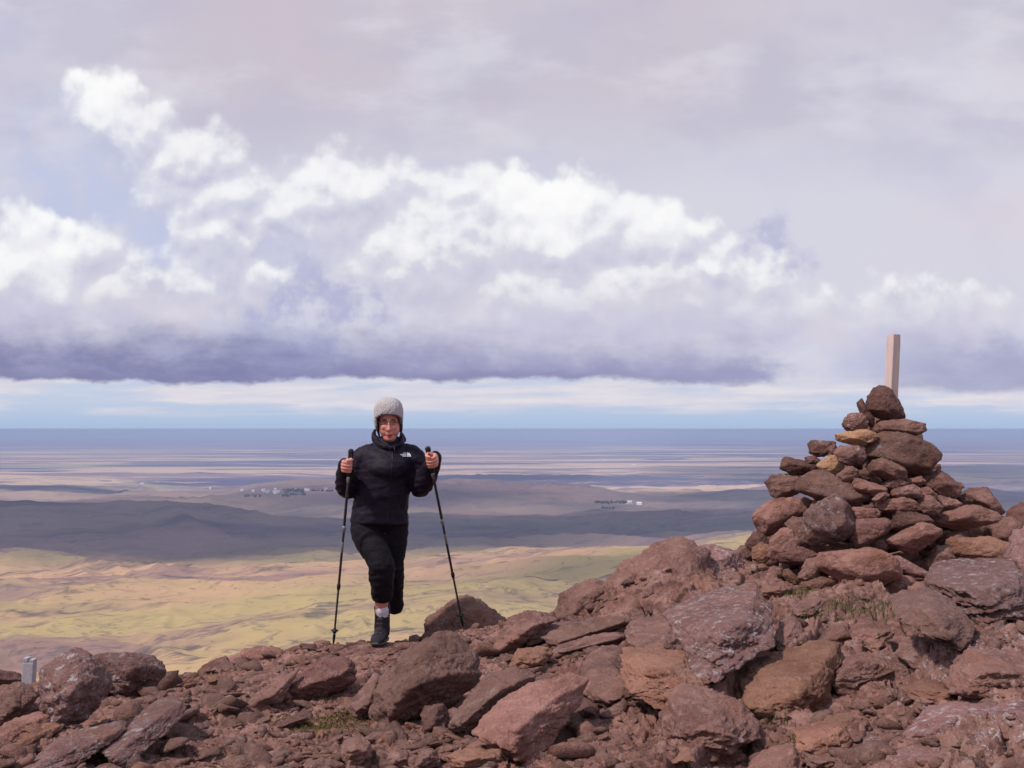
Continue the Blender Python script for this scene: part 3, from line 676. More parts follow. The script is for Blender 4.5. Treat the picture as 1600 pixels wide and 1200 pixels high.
for i, (poly, mat, lab, dY) in enumerate(cairn):
    cx = sum(p[0] for p in poly) / len(poly); cy = sum(p[1] for p in poly) / len(poly)
    Y = cairn_Y(cx, cy) + dY
    w = (max(p[0] for p in poly) - min(p[0] for p in poly)); h = (max(p[1] for p in poly) - min(p[1] for p in poly))
    thick = max(.8 * math.sqrt(w * h) / F_ * Y, .10)
    # grow each stone a little so neighbours touch
    poly = [(cx + (x - cx) * 1.19, cy + (y - cy) * 1.19) for x, y in poly]
    stone('cairn_stone', poly, Y, thick, mat, lab, CG, push=.30, sub=5, sharp=60, cuts=16)

# the hidden inside and back of the cairn: packed rubble nobody can count from here
def rubble_mesh(name, items, mat, label, sub=3, seed=5, group=None, smooth=True):
    Vs, Fs, off = [], [], 0; rng = random.Random(seed)
    vi, fi = ICO[sub]
    protos = []
    for k in range(14):
        nn = np.array([[rng.gauss(0, 1) for _ in range(3)] for _ in range(9)]); nn /= np.linalg.norm(nn, axis=1)[:, None]
        dd = np.array([rng.uniform(.60, 1.0) for _ in range(9)])
        q = np.maximum(1e-6, vi @ nn.T) / dd; r = 1 / (np.power(q, 30).sum(1) ** (1 / 30)); r = np.minimum(r, 1.5)
        p = vi * r[:, None]; p = p * (1 + .07 * fbm(p * 2.2 + k * 9, 3, .6, seed=k))[:, None]
        protos.append(p)
    rot = np.random.RandomState(seed)
    for (x, y, z, sx, sy, sz) in items:
        p = protos[rng.randrange(14)] * np.array([sx, sy, sz])
        a = rng.uniform(0, 6.28); tx, ty = rng.uniform(-.5, .5), rng.uniform(-.5, .5)
        Mx = np.array(Matrix.Rotation(a, 3, 'Z') @ Matrix.Rotation(tx, 3, 'X') @ Matrix.Rotation(ty, 3, 'Y'))
        Vs.append(p @ Mx.T + np.array([x, y, z])); Fs.append(fi + off); off += len(vi)
    o = np_mesh(name, np.concatenate(Vs), np.concatenate(Fs), mat, smooth=smooth)
    tag(o, label, kind='stuff'); return o
rng = random.Random(9); items = []
for k in range(640):
    t = rng.random() ** .8; a = rng.uniform(0, 2 * math.pi); Rr = (.05 + 1.02 * t ** .9) * rng.uniform(.15, 1.0)
    x = (1385 - 800) / F_ * 9.0 + Rr * math.sin(a) * 1.02 + .07 * t; y = 9.12 + Rr * math.cos(a) * .78
    if math.cos(a) < 0: y = 9.10 + Rr * math.cos(a) * .68
    z = CZ + (672 - (655 + 245 * t)) / F_ * 9.0
    s = rng.uniform(.05, .13) * (.65 + .5 * t)
    items.append((x, y, z - s * .7, s * rng.uniform(.9, 1.7), s, s * rng.uniform(.5, .9)))
rubble_mesh('cairn_rubble', items, M['rock'], 'small rubble packed inside and behind the cairn', 3, 5)

# ------------------------------------------------------------------ boulders, slabs and loose rocks set in the summit ground
OG = 'rocks and slabs lying on the summit ground'
rocks = [
 # name, outline, material, label, thickness, push, lean
 ('outcrop', Oc((30,720),(110,540),(230,460),(480,360),(545,395),(400,520),(330,620),(205,760),(60,745)), 'rock', 'wedge of split bedrock at the left end of the large pointed outcrop', .55, 7.9),
 ('outcrop', Oc((190,790),(330,600),(560,350),(700,240),(800,160),(950,115),(1000,120),(1110,175),(1150,300),(1240,490),(1000,640),(900,680),(560,770),(300,830)), 'rock', 'large pointed outcrop rising left of the cairn', .75, 7.75),
 ('outcrop', Oc((1080,190),(1200,160),(1380,190),(1450,200),(1480,400),(1300,500),(1200,470),(1110,330)), 'rock_lichen', 'rough lichen streaked hump between the pointed outcrop and the cairn', .5, 8.2),
 ('rock_slab', Kc((100,480),(270,380),(480,340),(540,450),(550,560),(430,610),(270,680),(215,620)), 'rock_lichen', 'big lichen covered block below the gap between outcrop and cairn', .55, None),
 ('rock_slab', Lc((-180,290),(-60,270),(380,280),(430,330),(530,570),(300,620),(150,600),(0,560)), 'rock_tan', 'smooth tan four sided slab in the middle of the slope', .35, None),
 ('rock_slab', Oc((600,800),(760,720),(940,700),(1060,860),(1080,960),(760,985),(700,960),(610,870)), 'rock', 'blocky slab stacked above the smooth tan slab', .4, None),
 ('rock_slab', Oc((0,850),(180,770),(520,700),(640,740),(420,830),(60,930)), 'rock', 'long thin slab at the foot of the pointed outcrop', .25, None),
 ('rock_slab', Oc((0,1000),(100,930),(420,840),(600,830),(580,900),(300,960),(60,1010)), 'rock', 'second thin slab parallel below the long thin slab', .25, None),
 ('rock_slab', Oc((60,1040),(400,900),(600,900),(700,960),(560,1040),(300,1060)), 'rock_red', 'low reddish slab under the two parallel thin slabs', .3, None),
 ('rock', Gc((860,450),(890,415),(1040,400),(1065,425),(960,450),(880,480)), 'rock', 'flat topped rock left of the pointed outcrop', .25, None),
 ('rock', Gc((740,470),(800,380),(860,360),(965,355),(978,390),(880,430),(830,480),(760,495)), 'rock', 'rounded rock on the skyline between the pole boulder and the outcrop', .4, None),
 ('boulder', Hc((240,420),(285,270),(380,200),(450,170),(480,115),(510,105),(560,125),(660,220),(790,280),(770,320),(720,400),(480,440),(300,450)), 'rock', 'boulder on the skyline where the trekking pole on the right is planted', .5, 7.85),
 ('boulder', Gc((240,640),(330,560),(500,450),(570,480),(660,575),(625,655),(440,725),(260,765),(225,700)), 'rock', 'large dark boulder in front of the hiker to the right', .55, None),
 ('rock', Gc((100,745),(230,620),(255,640),(262,700),(245,755),(160,775)), 'rock', 'narrow pale edged slab leaning against the large dark boulder', .3, None),
 ('rock', Gc((520,810),(640,690),(700,620),(870,600),(900,650),(700,770),(560,845)), 'rock', 'grey brown slab just below the large dark boulder', .4, None),
 ('boulder', Gc((660,820),(760,720),(900,660),(1050,620),(1110,660),(1060,760),(940,880),(880,915),(800,905)), 'rock_red', 'broad boulder with a smooth pale lower face near the bottom centre', .5, None),
 ('rock', Gc((1100,575),(1220,555),(1350,680),(1200,705),(1110,675)), 'rock', 'triangular rock left of the smooth tan slab', .3, None),
 ('rock', Gc((800,575),(830,515),(950,505),(970,530),(930,570),(870,590)), 'rock_tan', 'flat tan stone tucked below the skyline rocks', .2, None),
 ('rock', Gc((1100,700),(1180,720),(1150,780),(1060,770)), 'rock_dark', 'small dark rock under the triangular rock', .2, None),
 ('boulder', Bc((700,630),(720,540),(850,430),(1000,360),(1200,340),(1270,400),(1275,510),(1150,570),(950,605),(760,625)), 'rock_dark', 'dark rounded boulder below the feet of the hiker', .5, None),
 ('rock', Bc((440,640),(560,560),(720,480),(830,440),(760,540),(700,640),(500,680)), 'rock', 'lower slab against the left side of the dark rounded boulder', .3, None),
 ('boulder', Bc((45,530),(60,430),(130,375),(250,330),(330,440),(250,490),(130,520)), 'rock_dark', 'dark nose of rock at the left end of the tan mound', .4, 7.6),
 ('rock', Bc((260,350),(420,270),(560,250),(780,310),(720,410),(500,475),(320,460)), 'rock_red', 'smooth red tan mound on the edge left of the hiker', .6, 7.65),
 ('boulder', Ac((325,400),(460,300),(600,240),(700,300),(800,420),(850,540),(800,620),(640,730),(450,770),(350,650),(322,520)), 'rock_lichen', 'big rounded grey boulder speckled with lichen on the left edge', .55, None),
 ('boulder', Ac((740,320),(850,285),(1000,300),(1180,350),(1280,430),(1230,510),(1100,580),(960,590),(880,560),(790,430)), 'rock_lichen', 'low grey boulder right of the big rounded lichen boulder', .5, None),
 ('rock', Ac((-200,460),(-60,420),(60,450),(170,500),(170,540),(0,570),(-200,600)), 'rock_dark', 'flat dark rock at the left side of the picture behind the stake', .4, 7.7),
 ('rock', Ac((-60,640),(20,540),(160,530),(270,640),(150,790),(-60,820)), 'rock', 'brown rock at the left side in front of the wooden stake', .35, None),
 ('rock', Ac((180,750),(230,660),(320,660),(335,750),(200,790)), 'rock', 'small rock between the brown left rock and the big grey boulder', .2, None),
 ('rock', Ac((235,590),(245,545),(320,530),(330,620),(260,650)), 'rock_red', 'small bright red rock right of the wooden stake', .15, None),
 ('rock_slab', Ac((150,1150),(420,985),(650,900),(950,840),(1050,860),(900,990),(560,1130),(260,1200)), 'rock_lichen', 'long lichen streaked rib of bedrock at the lower left', .4, None),
 ('rock_slab', Ac((800,960),(1150,730),(1400,610),(1490,640),(1470,760),(1200,950),(900,1090)), 'rock_lichen', 'upper rib of lichen grey bedrock pointing to the upper right', .35, None),
 ('rock_slab', Ac((100,990),(250,880),(420,850),(520,870),(380,960),(160,1030)), 'rock_tan', 'thin tan slab above the long lichen streaked rib', .2, None),
 ('rock', Bc((1170,1090),(1190,990),(1300,955),(1400,1010),(1395,1100),(1230,1140)), 'rock', 'squarish flat stone near the bottom edge left of centre', .2, None),
 ('rock', Bc((660,850),(760,800),(880,790),(905,830),(800,860),(690,875)), 'rock_dark', 'thin dark shelf of rock above the mossy patch', .2, None),
 ('rock', Bc((490,850),(520,815),(600,800),(625,845),(560,865)), 'rock_red', 'small red rock left of the thin dark shelf', .15, None),
 ('rock', Bc((1180,720),(1260,650),(1370,560),(1400,600),(1290,720),(1220,750)), 'rock', 'narrow leaning rock between the two dark boulders', .2, None),
 ('rock_slab', Lc((720,475),(770,430),(900,440),(1050,380),(1300,220),(1480,190),(1520,260),(1490,400),(1400,600),(1290,670),(1020,690),(840,640),(860,560),(760,530)), 'rock_tan', 'long ribbed boulder with a tan back on the right slope', .45, None),
 ('boulder', Lc((190,640),(400,540),(560,590),(700,680),(800,700),(870,860),(700,980),(500,990),(240,900)), 'rock', 'low rough boulder dark in front at the bottom right of centre', .5, None),
 ('rock', Lc((1240,920),(1400,850),(1560,830),(1660,900),(1600,990),(1480,1050),(1270,1035)), 'rock_tan', 'flat tan block split across its lower side', .3, None),
 ('rock', Lc((1270,1060),(1420,1070),(1600,1060),(1620,1140),(1400,1200),(1290,1130)), 'rock', 'stone directly under the split tan block', .25, None),
 ('rock', Lc((880,1150),(1000,1060),(1180,1000),(1260,1090),(1280,1240),(900,1240)), 'rock_red', 'reddish rock at the bottom edge left of the split tan block', .35, None),
 ('rock', Lc((260,1120),(300,1040),(360,1030),(410,1090),(370,1150)), 'rock_ochre', 'small yellowish stone at the bottom edge right of centre', .15, None),
 ('rock', Lc((430,1100),(470,1030),(640,990),(800,1050),(790,1130),(600,1160)), 'rock_red', 'pinkish rock beside the small yellowish stone', .25, None),
 ('rock', Kc((560,575),(590,510),(640,485),(685,505),(660,565),(620,595),(580,605)), 'rock', 'upright stone right of the big lichen covered block', .2, None),
 ('rock', Kc((640,445),(720,400),(770,420),(720,465),(660,475)), 'rock', 'brown stone on the grass below the pale oblong stone', .2, None),
 ('rock', Kc((490,372),(600,335),(630,370),(580,390),(500,395)), 'rock_red', 'thin slab above the right end of the big lichen covered block', .25, None),
 ('rock', Kc((740,590),(790,530),(850,510),(890,580),(800,605)), 'rock_red', 'red rock with two humps, left hump, below the grass tuft', .3, None),
 ('rock', Kc((885,545),(930,500),(1000,510),(1060,550),(980,595),(900,585)), 'rock_red', 'red rock with a rounded back right of the grass tuft', .3, None),
 ('outcrop', Kc((1060,430),(1110,385),(1210,378),(1290,420),(1370,500),(1330,560),(1200,540),(1090,480)), 'rock', 'domed outcrop below the white lichen outcrop', .5, None),
 ('outcrop', Kc((1210,330),(1270,265),(1380,245),(1540,240),(1590,330),(1560,410),(1430,440),(1330,400),(1230,370)), 'rock_lichen', 'outcrop blotched with bright white lichen at the right foot of the cairn', .6, None),
 ('outcrop', Kc((1540,260),(1560,150),(1620,100),(1720,200),(1720,380),(1590,380)), 'rock_lichen', 'white speckled outcrop at the right side of the picture', .5, None),
 ('outcrop', Kc((1090,640),(1110,580),(1180,560),(1270,575),(1340,620),(1300,680),(1180,690)), 'rock', 'rounded knob of bedrock in the middle of the right slope', .4, None),
 ('rock_slab', Kc((1420,620),(1500,570),(1600,540),(1700,540),(1700,640),(1560,650)), 'rock_lichen', 'pale topped slab on the right side below the domed outcrop', .4, None),
 ('rock_slab', Kc((860,750),(950,680),(1050,640),(1130,650),(1150,700),(1020,740),(900,790)), 'rock', 'slanting slab right of the ribbed boulder', .35, None),
 ('rock', Kc((130,1090),(150,1040),(200,1035),(225,1080)), 'rock_tan', 'small tan stone on the bottom edge', .12, None),
 ('rock', Hc((20,1130),(80,1070),(150,1100),(160,1160),(60,1190)), 'rock', 'loose angular rock at the bottom edge left of the tan boulder', .2, None),
 ('rock', Hc((400,1120),(520,1080),(760,1090),(720,1160),(560,1200),(440,1190)), 'rock_tan', 'flat orange tan rock at the bottom edge', .25, None),
 ('rock', Hc((190,1170),(240,1090),(320,1080),(340,1150),(260,1210)), 'rock', 'loose brown rock left of the flat orange tan rock', .18, None),
 ('rock', Hc((860,570),(830,560),(860,545),(905,560),(900,590),(850,590)), 'rock_dark', 'fist sized dark stone on the slope right of the large dark boulder', .1, None),
 ('rock', Bc((120,520),(150,480),(200,470),(235,510),(190,545)), 'rock_tan', 'small tan stone in front of the dark nose of rock', .12, None),
 ('rock', Oc((-70,740),(-60,700),(20,680),(40,730),(0,780)), 'rock_dark', 'small dark rock at the left tip of the pointed outcrop', .2, None),
 ('rock_slab', Rc((0,560),(160,330),(300,330),(520,300),(640,380),(560,500),(300,540),(100,620)), 'rock', 'hollow edged ridge of rock right of the ribbed tan backed boulder', .4, None),
 ('rock_slab', Rc((560,580),(700,500),(950,540),(900,660),(700,660)), 'rock_red', 'small ledge with a bright upper edge in the lower right', .25, None),
 ('outcrop', Rc((960,440),(1100,260),(1260,330),(1400,290),(1600,340),(1540,520),(1200,580),(980,540)), 'rock', 'broad brown hump of bedrock against the right side of the picture', .5, None),
 ('rock_slab', Rc((60,1060),(200,920),(400,870),(640,880),(520,1010),(300,1120),(80,1180)), 'rock_lichen', 'violet grey lichen slab right of the split tan block', .4, None),
 ('rock_slab', Rc((640,900),(800,740),(1200,660),(1300,720),(1200,860),(900,960)), 'rock_lichen', 'long slab streaked with pale lichen in the lower right', .4, None),
 ('rock_slab', Rc((1250,780),(1400,680),(1640,700),(1640,960),(1350,940)), 'rock_lichen', 'rough slab at the right side above the bottom corner', .4, None),
 ('rock_slab', Rc((500,1200),(700,1030),(1000,960),(1300,980),(1640,1040),(1640,1300),(500,1300)), 'rock_lichen', 'wide foreground slab filling the bottom right corner', .5, None),
 ('rock', Rc((-40,800),(150,760),(240,850),(100,910),(-50,890)), 'rock_tan', 'tan stone left of the violet grey lichen slab', .25, None),
 ('rock_slab', Ac((-60,920),(60,820),(300,770),(440,800),(300,880),(60,960)), 'rock_red', 'low red slab near the left edge below the boulders', .25, None),
 ('rock_slab', Ac((850,1220),(1000,1100),(1300,1070),(1480,1120),(1560,1220)), 'rock', 'flat brown slab at the bottom edge in the left part', .3, None),
 ('rock', Hc((225,860),(260,820),(370,795),(400,880),(380,950),(250,930)), 'rock_dark', 'small dark hummock of rock with moss on its top', .2, None),
 ('rock_slab', Hc((230,1000),(420,945),(580,940),(740,1000),(600,1050),(320,1060)), 'rock', 'low rib of brown rock between the mossy hummock and the bottom edge', .25, None),
 ('rock_slab', Lc((-420,330),(-280,250),(-120,240),(-60,330),(-150,420),(-330,430)), 'rock', 'slab wedged left of the smooth tan four sided slab', .3, None),
 ('rock', Kc((420,640),(460,610),(560,640),(520,690),(430,680)), 'rock_red', 'broken red stone in the hollow under the lichen covered block', .2, None),
 ('rock', Kc((560,620),(640,590),(690,620),(640,660),(570,655)), 'rock', 'brown stone in the hollow right of the broken red stone', .2, None),
]
for (nm, poly, mat, lab, th, Y) in rocks:
    cx_ = sum(p[0] for p in poly) / len(poly); cy_ = sum(p[1] for p in poly) / len(poly); g_ = 1.02 if ('broad boulder' in lab or 'big lichen' in lab) else 1.15 if cx_ > 800 else 1.06
    poly = [(cx_ + (x - cx_) * g_, cy_ + (y - cy_) * (g_ if y > cy_ else 1.04)) for x, y in poly]
    rd_ = 'big rounded' in lab or 'low grey boulder' in lab or 'dark rounded' in lab
    au_ = cx_ > 840 or nm == 'rock_slab'
    stone(nm, poly, Y, th * (1.5 if nm == 'rock_slab' else 1.0), mat, lab, None if nm in ('boulder', 'outcrop') else OG, cat={'rock_slab': 'rock slab'}.get(nm, nm), sub=6 if th >= .35 else 5, sink=.22, push=.56 if (au_ or 'broad boulder' in lab) and Y is None else .42, rough=1.35, sharp=13 if rd_ else 30, cuts=2 if rd_ else 11, lean={'boulder': .35, 'outcrop': .5, 'rock': .8, 'rock_slab': 1.2}[nm] + (.7 if 'broad boulder' in lab else 0), auto=au_, kind='thing')
# ------------------------------------------------------------------ the hiker
PY0 = 7.65
FX = float(at(597, 1008, PY0)[0])
def Wp(px, py, dy=0.0):
    a = at(px, py, PY0 + dy); return Vector((a[0], a[1], a[2]))
ROOT = Vector((FX, PY0 - .05, SOLE_Z))
def tube_mesh(pts, rad, seg=20, caps=True, up=None, sub=3):
    """closed tube through pts; rad: float or (across, other) per point; rounded ends"""
    P = [Vector(p) for p in pts]; Rr = [(r, r) if not isinstance(r, tuple) else r for r in rad]
    # resample with Catmull-Rom
    Q, RR = [], []
    n = len(P)
    for i in range(n - 1):
        p0, p1, p2, p3 = P[max(i - 1, 0)], P[i], P[i + 1], P[min(i + 2, n - 1)]
        r0, r1, r2, r3 = Rr[max(i - 1, 0)], Rr[i], Rr[i + 1], Rr[min(i + 2, n - 1)]
        for k in range(sub):
            t = k / sub
            cr = lambda a, b, c, d: .5 * ((2 * b) + (-a + c) * t + (2 * a - 5 * b + 4 * c - d) * t * t + (-a + 3 * b - 3 * c + d) * t ** 3)
            Q.append(cr(p0, p1, p2, p3)); RR.append((cr(r0[0], r1[0], r2[0], r3[0]), cr(r0[1], r1[1], r2[1], r3[1])))
    Q.append(P[-1]); RR.append(Rr[-1])
    T = [(Q[min(i + 1, len(Q) - 1)] - Q[max(i - 1, 0)]).normalized() for i in range(len(Q))]
    if caps:
        both = caps is True
        def cap(i, s):
            t = T[i] * s; out = []
            for a in (35, 62, 80):
                h = math.sin(R(a)); c = math.cos(R(a)); m = min(RR[i])
                out.append((Q[i] + t * m * h, (RR[i][0] * c, RR[i][1] * c), T[i]))
            return out
        a = cap(0, -1)[::-1]; b = cap(-1, 1) if both else []
        Q = [x[0] for x in a] + Q + [x[0] for x in b]; RR = [x[1] for x in a] + RR + [x[1] for x in b]; T = [x[2] for x in a] + T + [x[2] for x in b]
    ref = Vector(up) if up else Vector((1, 0, 0))
    verts = []
    for q, r, t in zip(Q, RR, T):
        X = (ref - t * ref.dot(t)); X = X.normalized() if X.length > 1e-4 else t.orthogonal().normalized()
        Y = t.cross(X)
        for k in range(seg):
            a = 2 * math.pi * k / seg; verts.append(q + X * math.cos(a) * r[0] + Y * math.sin(a) * r[1])
    nr = len(Q); faces = [list(f) for f in grid_faces(nr, seg, True)]
    faces.append(list(range(seg))[::-1]); faces.append([(nr - 1) * seg + k for k in range(seg)])
    return [tuple(v) for v in verts], faces
def ell_mesh(c, r, rot=None, sub=3):
    v, f = ICO[sub]; q = v * np.array(r)
    if rot is not None: q = q @ np.array(rot).T
    return [tuple(x) for x in (q + np.array(c))], [list(x) for x in f]
def box_mesh(c, h, rot=None):
    v = [Vector((x * h[0], y * h[1], z * h[2])) for z in (-1, 1) for y in (-1, 1) for x in (-1, 1)]
    if rot is not None: v = [rot @ a for a in v]
    return [tuple(a + Vector(c)) for a in v], [[0, 2, 3, 1], [4, 5, 7, 6], [0, 1, 5, 4], [2, 6, 7, 3], [0, 4, 6, 2], [1, 3, 7, 5]]
def poly_obj(name, parts, mat, parent=None, origin=None, smooth=True):
    o_ = Vector(origin) if origin is not None else (parent.matrix_world.translation if parent else Vector((0, 0, 0)))
    V_, F2, off = [], [], 0
    for v, f in parts:
        V_ += [tuple(Vector(a) - o_) for a in v]; F2 += [[i + off for i in g] for g in f]; off += len(v)
    me = bpy.data.meshes.new(name); me.from_pydata(V_, [], F2); me.update()
    bm = bmesh.new(); bm.from_mesh(me); bmesh.ops.recalc_face_normals(bm, faces=bm.faces); bm.to_mesh(me); bm.free()
    if smooth: me.polygons.foreach_set('use_smooth', [True] * len(me.polygons))
    me.materials.append(mat)
    o = bpy.data.objects.new(name, me); C.objects.link(o)
    if parent: o.parent = parent
    else: o.location = o_
    return o
def fuse(name, parts, mat, parent, origin, voxel=.006, smooth=6, disp=None):
    """union of closed pieces as ONE continuous surface"""
    o = poly_obj(name, parts, mat, parent, origin)
    m = o.modifiers.new('r', 'REMESH'); m.mode = 'VOXEL'; m.voxel_size = voxel; m.use_smooth_shade = True
    s = o.modifiers.new('s', 'SMOOTH'); s.factor = .5; s.iterations = smooth
    bpy.context.view_layer.update()
    dg = bpy.context.evaluated_depsgraph_get()
    me = bpy.data.meshes.new_from_object(o.evaluated_get(dg), depsgraph=dg)
    o.modifiers.clear(); old = o.data; o.data = me; me.name = name; bpy.data.meshes.remove(old)
    if not me.materials: me.materials.append(mat)
    me.polygons.foreach_set('use_smooth', [True] * len(me.polygons))
    n = len(me.vertices); co = np.empty(n * 3, np.float32); me.vertices.foreach_get('co', co); co = co.reshape(-1, 3).astype(float)
    if disp is not None:
        no = np.empty(n * 3, np.float32); me.vertices.foreach_get('normal', no); no = no.reshape(-1, 3)
        co = co + no * disp(co + np.array(origin))[:, None]
        me.vertices.foreach_set('co', co.astype(np.float32).ravel()); me.update()
    return o
skin = simple_mat('skin', (.60, .235, .180), .55, .12, 60, .4)
cloth_mat, nt_, cb_ = new_mat('black_shell_fabric'); P_ = texco()
inp(cb_, 'Base Color', mix(noise(P_, 9, 4, .6), (.0085, .0052, .0125), (.0150, .0092, .0200))); inp(cb_, 'Roughness', .6); inp(cb_, 'Specular IOR Level', .15)
bump(cb_, noise(vec('MULTIPLY', P_, (1, 1, 1.7)), 14, 5, .6) + noise(P_, 300, 2, .5) * .08, .55, .012)
trous = simple_mat('black_trouser_fabric', (.0075, .0052, .0085), .8, .3, 30, .2, .4)
knit, nt_, cb_ = new_mat('grey_knit'); P_ = texco()
inp(cb_, 'Base Color', mix(noise(P_, 35, 4, .6), (.30, .27, .275), (.52, .48, .48))); inp(cb_, 'Roughness', 1.0)
bump(cb_, voro(vec('MULTIPLY', P_, (1, 1, .6)), 110) + noise(P_, 30, 3, .5), .55, .006)
trimm = simple_mat('hat_binding', (.16, .12, .12), .9, .2, 60)
hairm = simple_mat('brown_hair', (.045, .022, .016), .6, .3, 80)
white = simple_mat('white_print', (.75, .74, .76), .6); sockm = simple_mat('white_sock', (.62, .55, .60), .9, .1, 80)
bootm = simple_mat('dark_boot_fabric', (.014, .010, .016), .75, .4, 60, .3, .5); solem = simple_mat('grey_boot_sole', (.075, .066, .062), .85, .2, 60)
lipm = simple_mat('lips', (.42, .105, .095), .5); eyem = simple_mat('eye_white', (.42, .38, .36), .3); irism = simple_mat('dark_iris', (.02, .012, .01), .2)
blackp = simple_mat('black_rubber', (.012, .011, .012), .6); alum = simple_mat('grey_aluminium', (.30, .29, .30), .35, metallic=.8); polem = simple_mat('dark_pole_lacquer', (.022, .014, .018), .4, .3, 30, .5)
zipm = simple_mat('zip_tape', (.004, .004, .005), .45)

per = bpy.data.objects.new('person', None); C.objects.link(per); per.location = ROOT
tag(per, 'hiker in black jacket, cropped trousers and grey knitted hat walking uphill with two poles', 'person')
bpy.context.view_layer.update()
O = ROOT
HAND_L, HAND_R = Wp(543.5, 729, -.27), Wp(673.5, 721, -.27)
def hand_parts(H, lat, axis):
    """fist closed around a pole whose axis passes through H; lat = +1 when the outer side is +x"""
    up = axis.normalized(); L = Vector((lat, 0, 0)); L = (L - up * L.dot(up)).normalized(); Fw = Vector((0, -1, 0)); Fw = (Fw - up * Fw.dot(up)).normalized()
    p = lambda l, f, u: H + L * l + Fw * f + up * u
    out = []
    for i, (u, s) in enumerate([(.030, .93), (.0105, 1.0), (-.0095, .97), (-.028, .84)]):
        r = .0098 * (1 if i < 3 else .88)
        out.append(tube_mesh([p(.034 * s, .004, u), p(.030 * s, .024 * s, u + .001), p(.006, .033 * s, u - .001), p(-.018 * s, .022 * s, u - .002), p(-.024 * s, .004, u - .002), p(-.012, -.010, u)], [r * 1.12, r * 1.12, r * 1.02, r * .98, r * .90, r * .8], 12))
    out.append(tube_mesh([p(.030, -.070, .0), p(.031, -.045, .0), p(.031, -.015, .0), p(.030, .008, 0)], [(.017, .026), (.017, .036), (.016, .041), (.013, .040)], 18, up=L))
    out.append(tube_mesh([p(.022, -.050, .020), p(.000, -.034, .040), p(-.020, -.006, .046), p(-.016, .022, .044), p(.0, .034, .043)], [.016, .014, .0115, .0105, .008], 12))
    return out, p(.031, -.085, 0)
PT_L = [Wp(548.5, 705, -.25), Wp(521, 1006, -.10)]; PT_R = [Wp(668.5, 701, -.25), Wp(723.5, 979, .16)]
hL, wristL = hand_parts(HAND_L, -1, PT_L[0] - PT_L[1]); hR, wristR = hand_parts(HAND_R, 1, PT_R[0] - PT_R[1])
elL, elR = Wp(540, 764, -.02), Wp(660, 762, -.02)
hc = Wp(608.5, 657.5, .0)                     # middle of the head
TH = R(9)
def hp(x, y, z): return hc + Vector((x, y * math.cos(TH) - (z + .06) * math.sin(TH), (z + .06) * math.cos(TH) - .06 + y * math.sin(TH)))      # metres: right, away, up
body = []
body += hL + hR
body += [tube_mesh([wristL + (HAND_L - wristL) * .2, wristL.lerp(elL, .25), elL], [(.026, .021), .031, .040], 16), tube_mesh([wristR + (HAND_R - wristR) * .2, wristR.lerp(elR, .25), elR], [(.026, .021), .031, .040], 16)]
shL, shR = Wp(572, 716, .02), Wp(643, 716, .02)
body += [tube_mesh([elL, Wp(551, 738, .03), shL], [.036, .040, .042], 16), tube_mesh([elR, Wp(658, 738, .03), shR], [.036, .040, .042], 16)]
body += [tube_mesh([shL + Vector((.03, 0, -.02)), Wp(607, 712, .03), shR + Vector((-.03, 0, -.02))], [.03, .06, .03], 16)]
body += [tube_mesh([Wp(607, 706, .03), Wp(603, 750, .02), Wp(597, 790, .02), Wp(594, 818, .02)], [(.12, .08), (.130, .09), (.14, .09), (.15, .10)], 28)]
body += [tube_mesh([Wp(609, 704, .03), Wp(609, 683, .015)], [.058, .054], 18)]
body += [ell_mesh(hp(0, .018, .030), (.076, .092, .088)), ell_mesh(hp(.003, -.018, -.036), (.071, .072, .088)), ell_mesh(hp(.006, -.045, -.100), (.043, .040, .036)),
         ell_mesh(hp(.005, -.040, -.052), (.066, .050, .056)), ell_mesh(hp(.006, -.066, .012), (.056, .022, .020)),
         ell_mesh(hp(-.026, -.064, -.034), (.024, .024, .022)), ell_mesh(hp(.036, -.064, -.034), (.022, .024, .022)),
         tube_mesh([hp(.007, -.082, .006), hp(.008, -.100, -.028), hp(.008, -.106, -.042)], [.009, .0105, .0125], 12), ell_mesh(hp(-.003, -.094, -.044), (.008, .010, .007)), ell_mesh(hp(.018, -.094, -.044), (.008, .010, .007)),
         ell_mesh(hp(.007, -.082, -.070), (.024, .014, .016)), ell_mesh(hp(.007, -.078, -.108), (.020, .014, .014)),
         ell_mesh(hp(-.078, .012, -.014), (.010, .020, .030)), ell_mesh(hp(.078, .012, -.014), (.010, .020, .030))]
kF = Wp(596, 884, -.11); aF = Wp(597, 962, -.01)
body += [tube_mesh([Wp(577, 818, .02), Wp(583, 852, -.06), kF, Wp(597, 915, -.09), Wp(596, 938, -.045), aF], [.088, .078, .060, .058, .045, .040], 20)]
kB = Wp(613, 885, .08); aB = Wp(616, 928, .46)
body += [tube_mesh([Wp(612, 818, .03), Wp(613, 852, .05), kB, Wp(614, 914, .23), aB], [.088, .075, .058, .046, .034], 20)]
def eye_dent(p):
    d = np.zeros(len(p))
    for e in (hp(-.022, -.088, .002), hp(.034, -.086, .002)): d -= .010 * np.exp(-(((p[:, 0] - e.x) / .016) ** 2 + ((p[:, 2] - e.z) / .010) ** 2 + ((p[:, 1] - e.y) / .03) ** 2))
    m = hp(.007, -.095, -.083); d -= .006 * np.exp(-(((p[:, 0] - m.x) / .022) ** 2 + ((p[:, 2] - m.z) / .0035) ** 2 + ((p[:, 1] - m.y) / .03) ** 2))
    return d
bodyo = fuse('body', body, skin, per, O, .0036, 3, eye_dent)
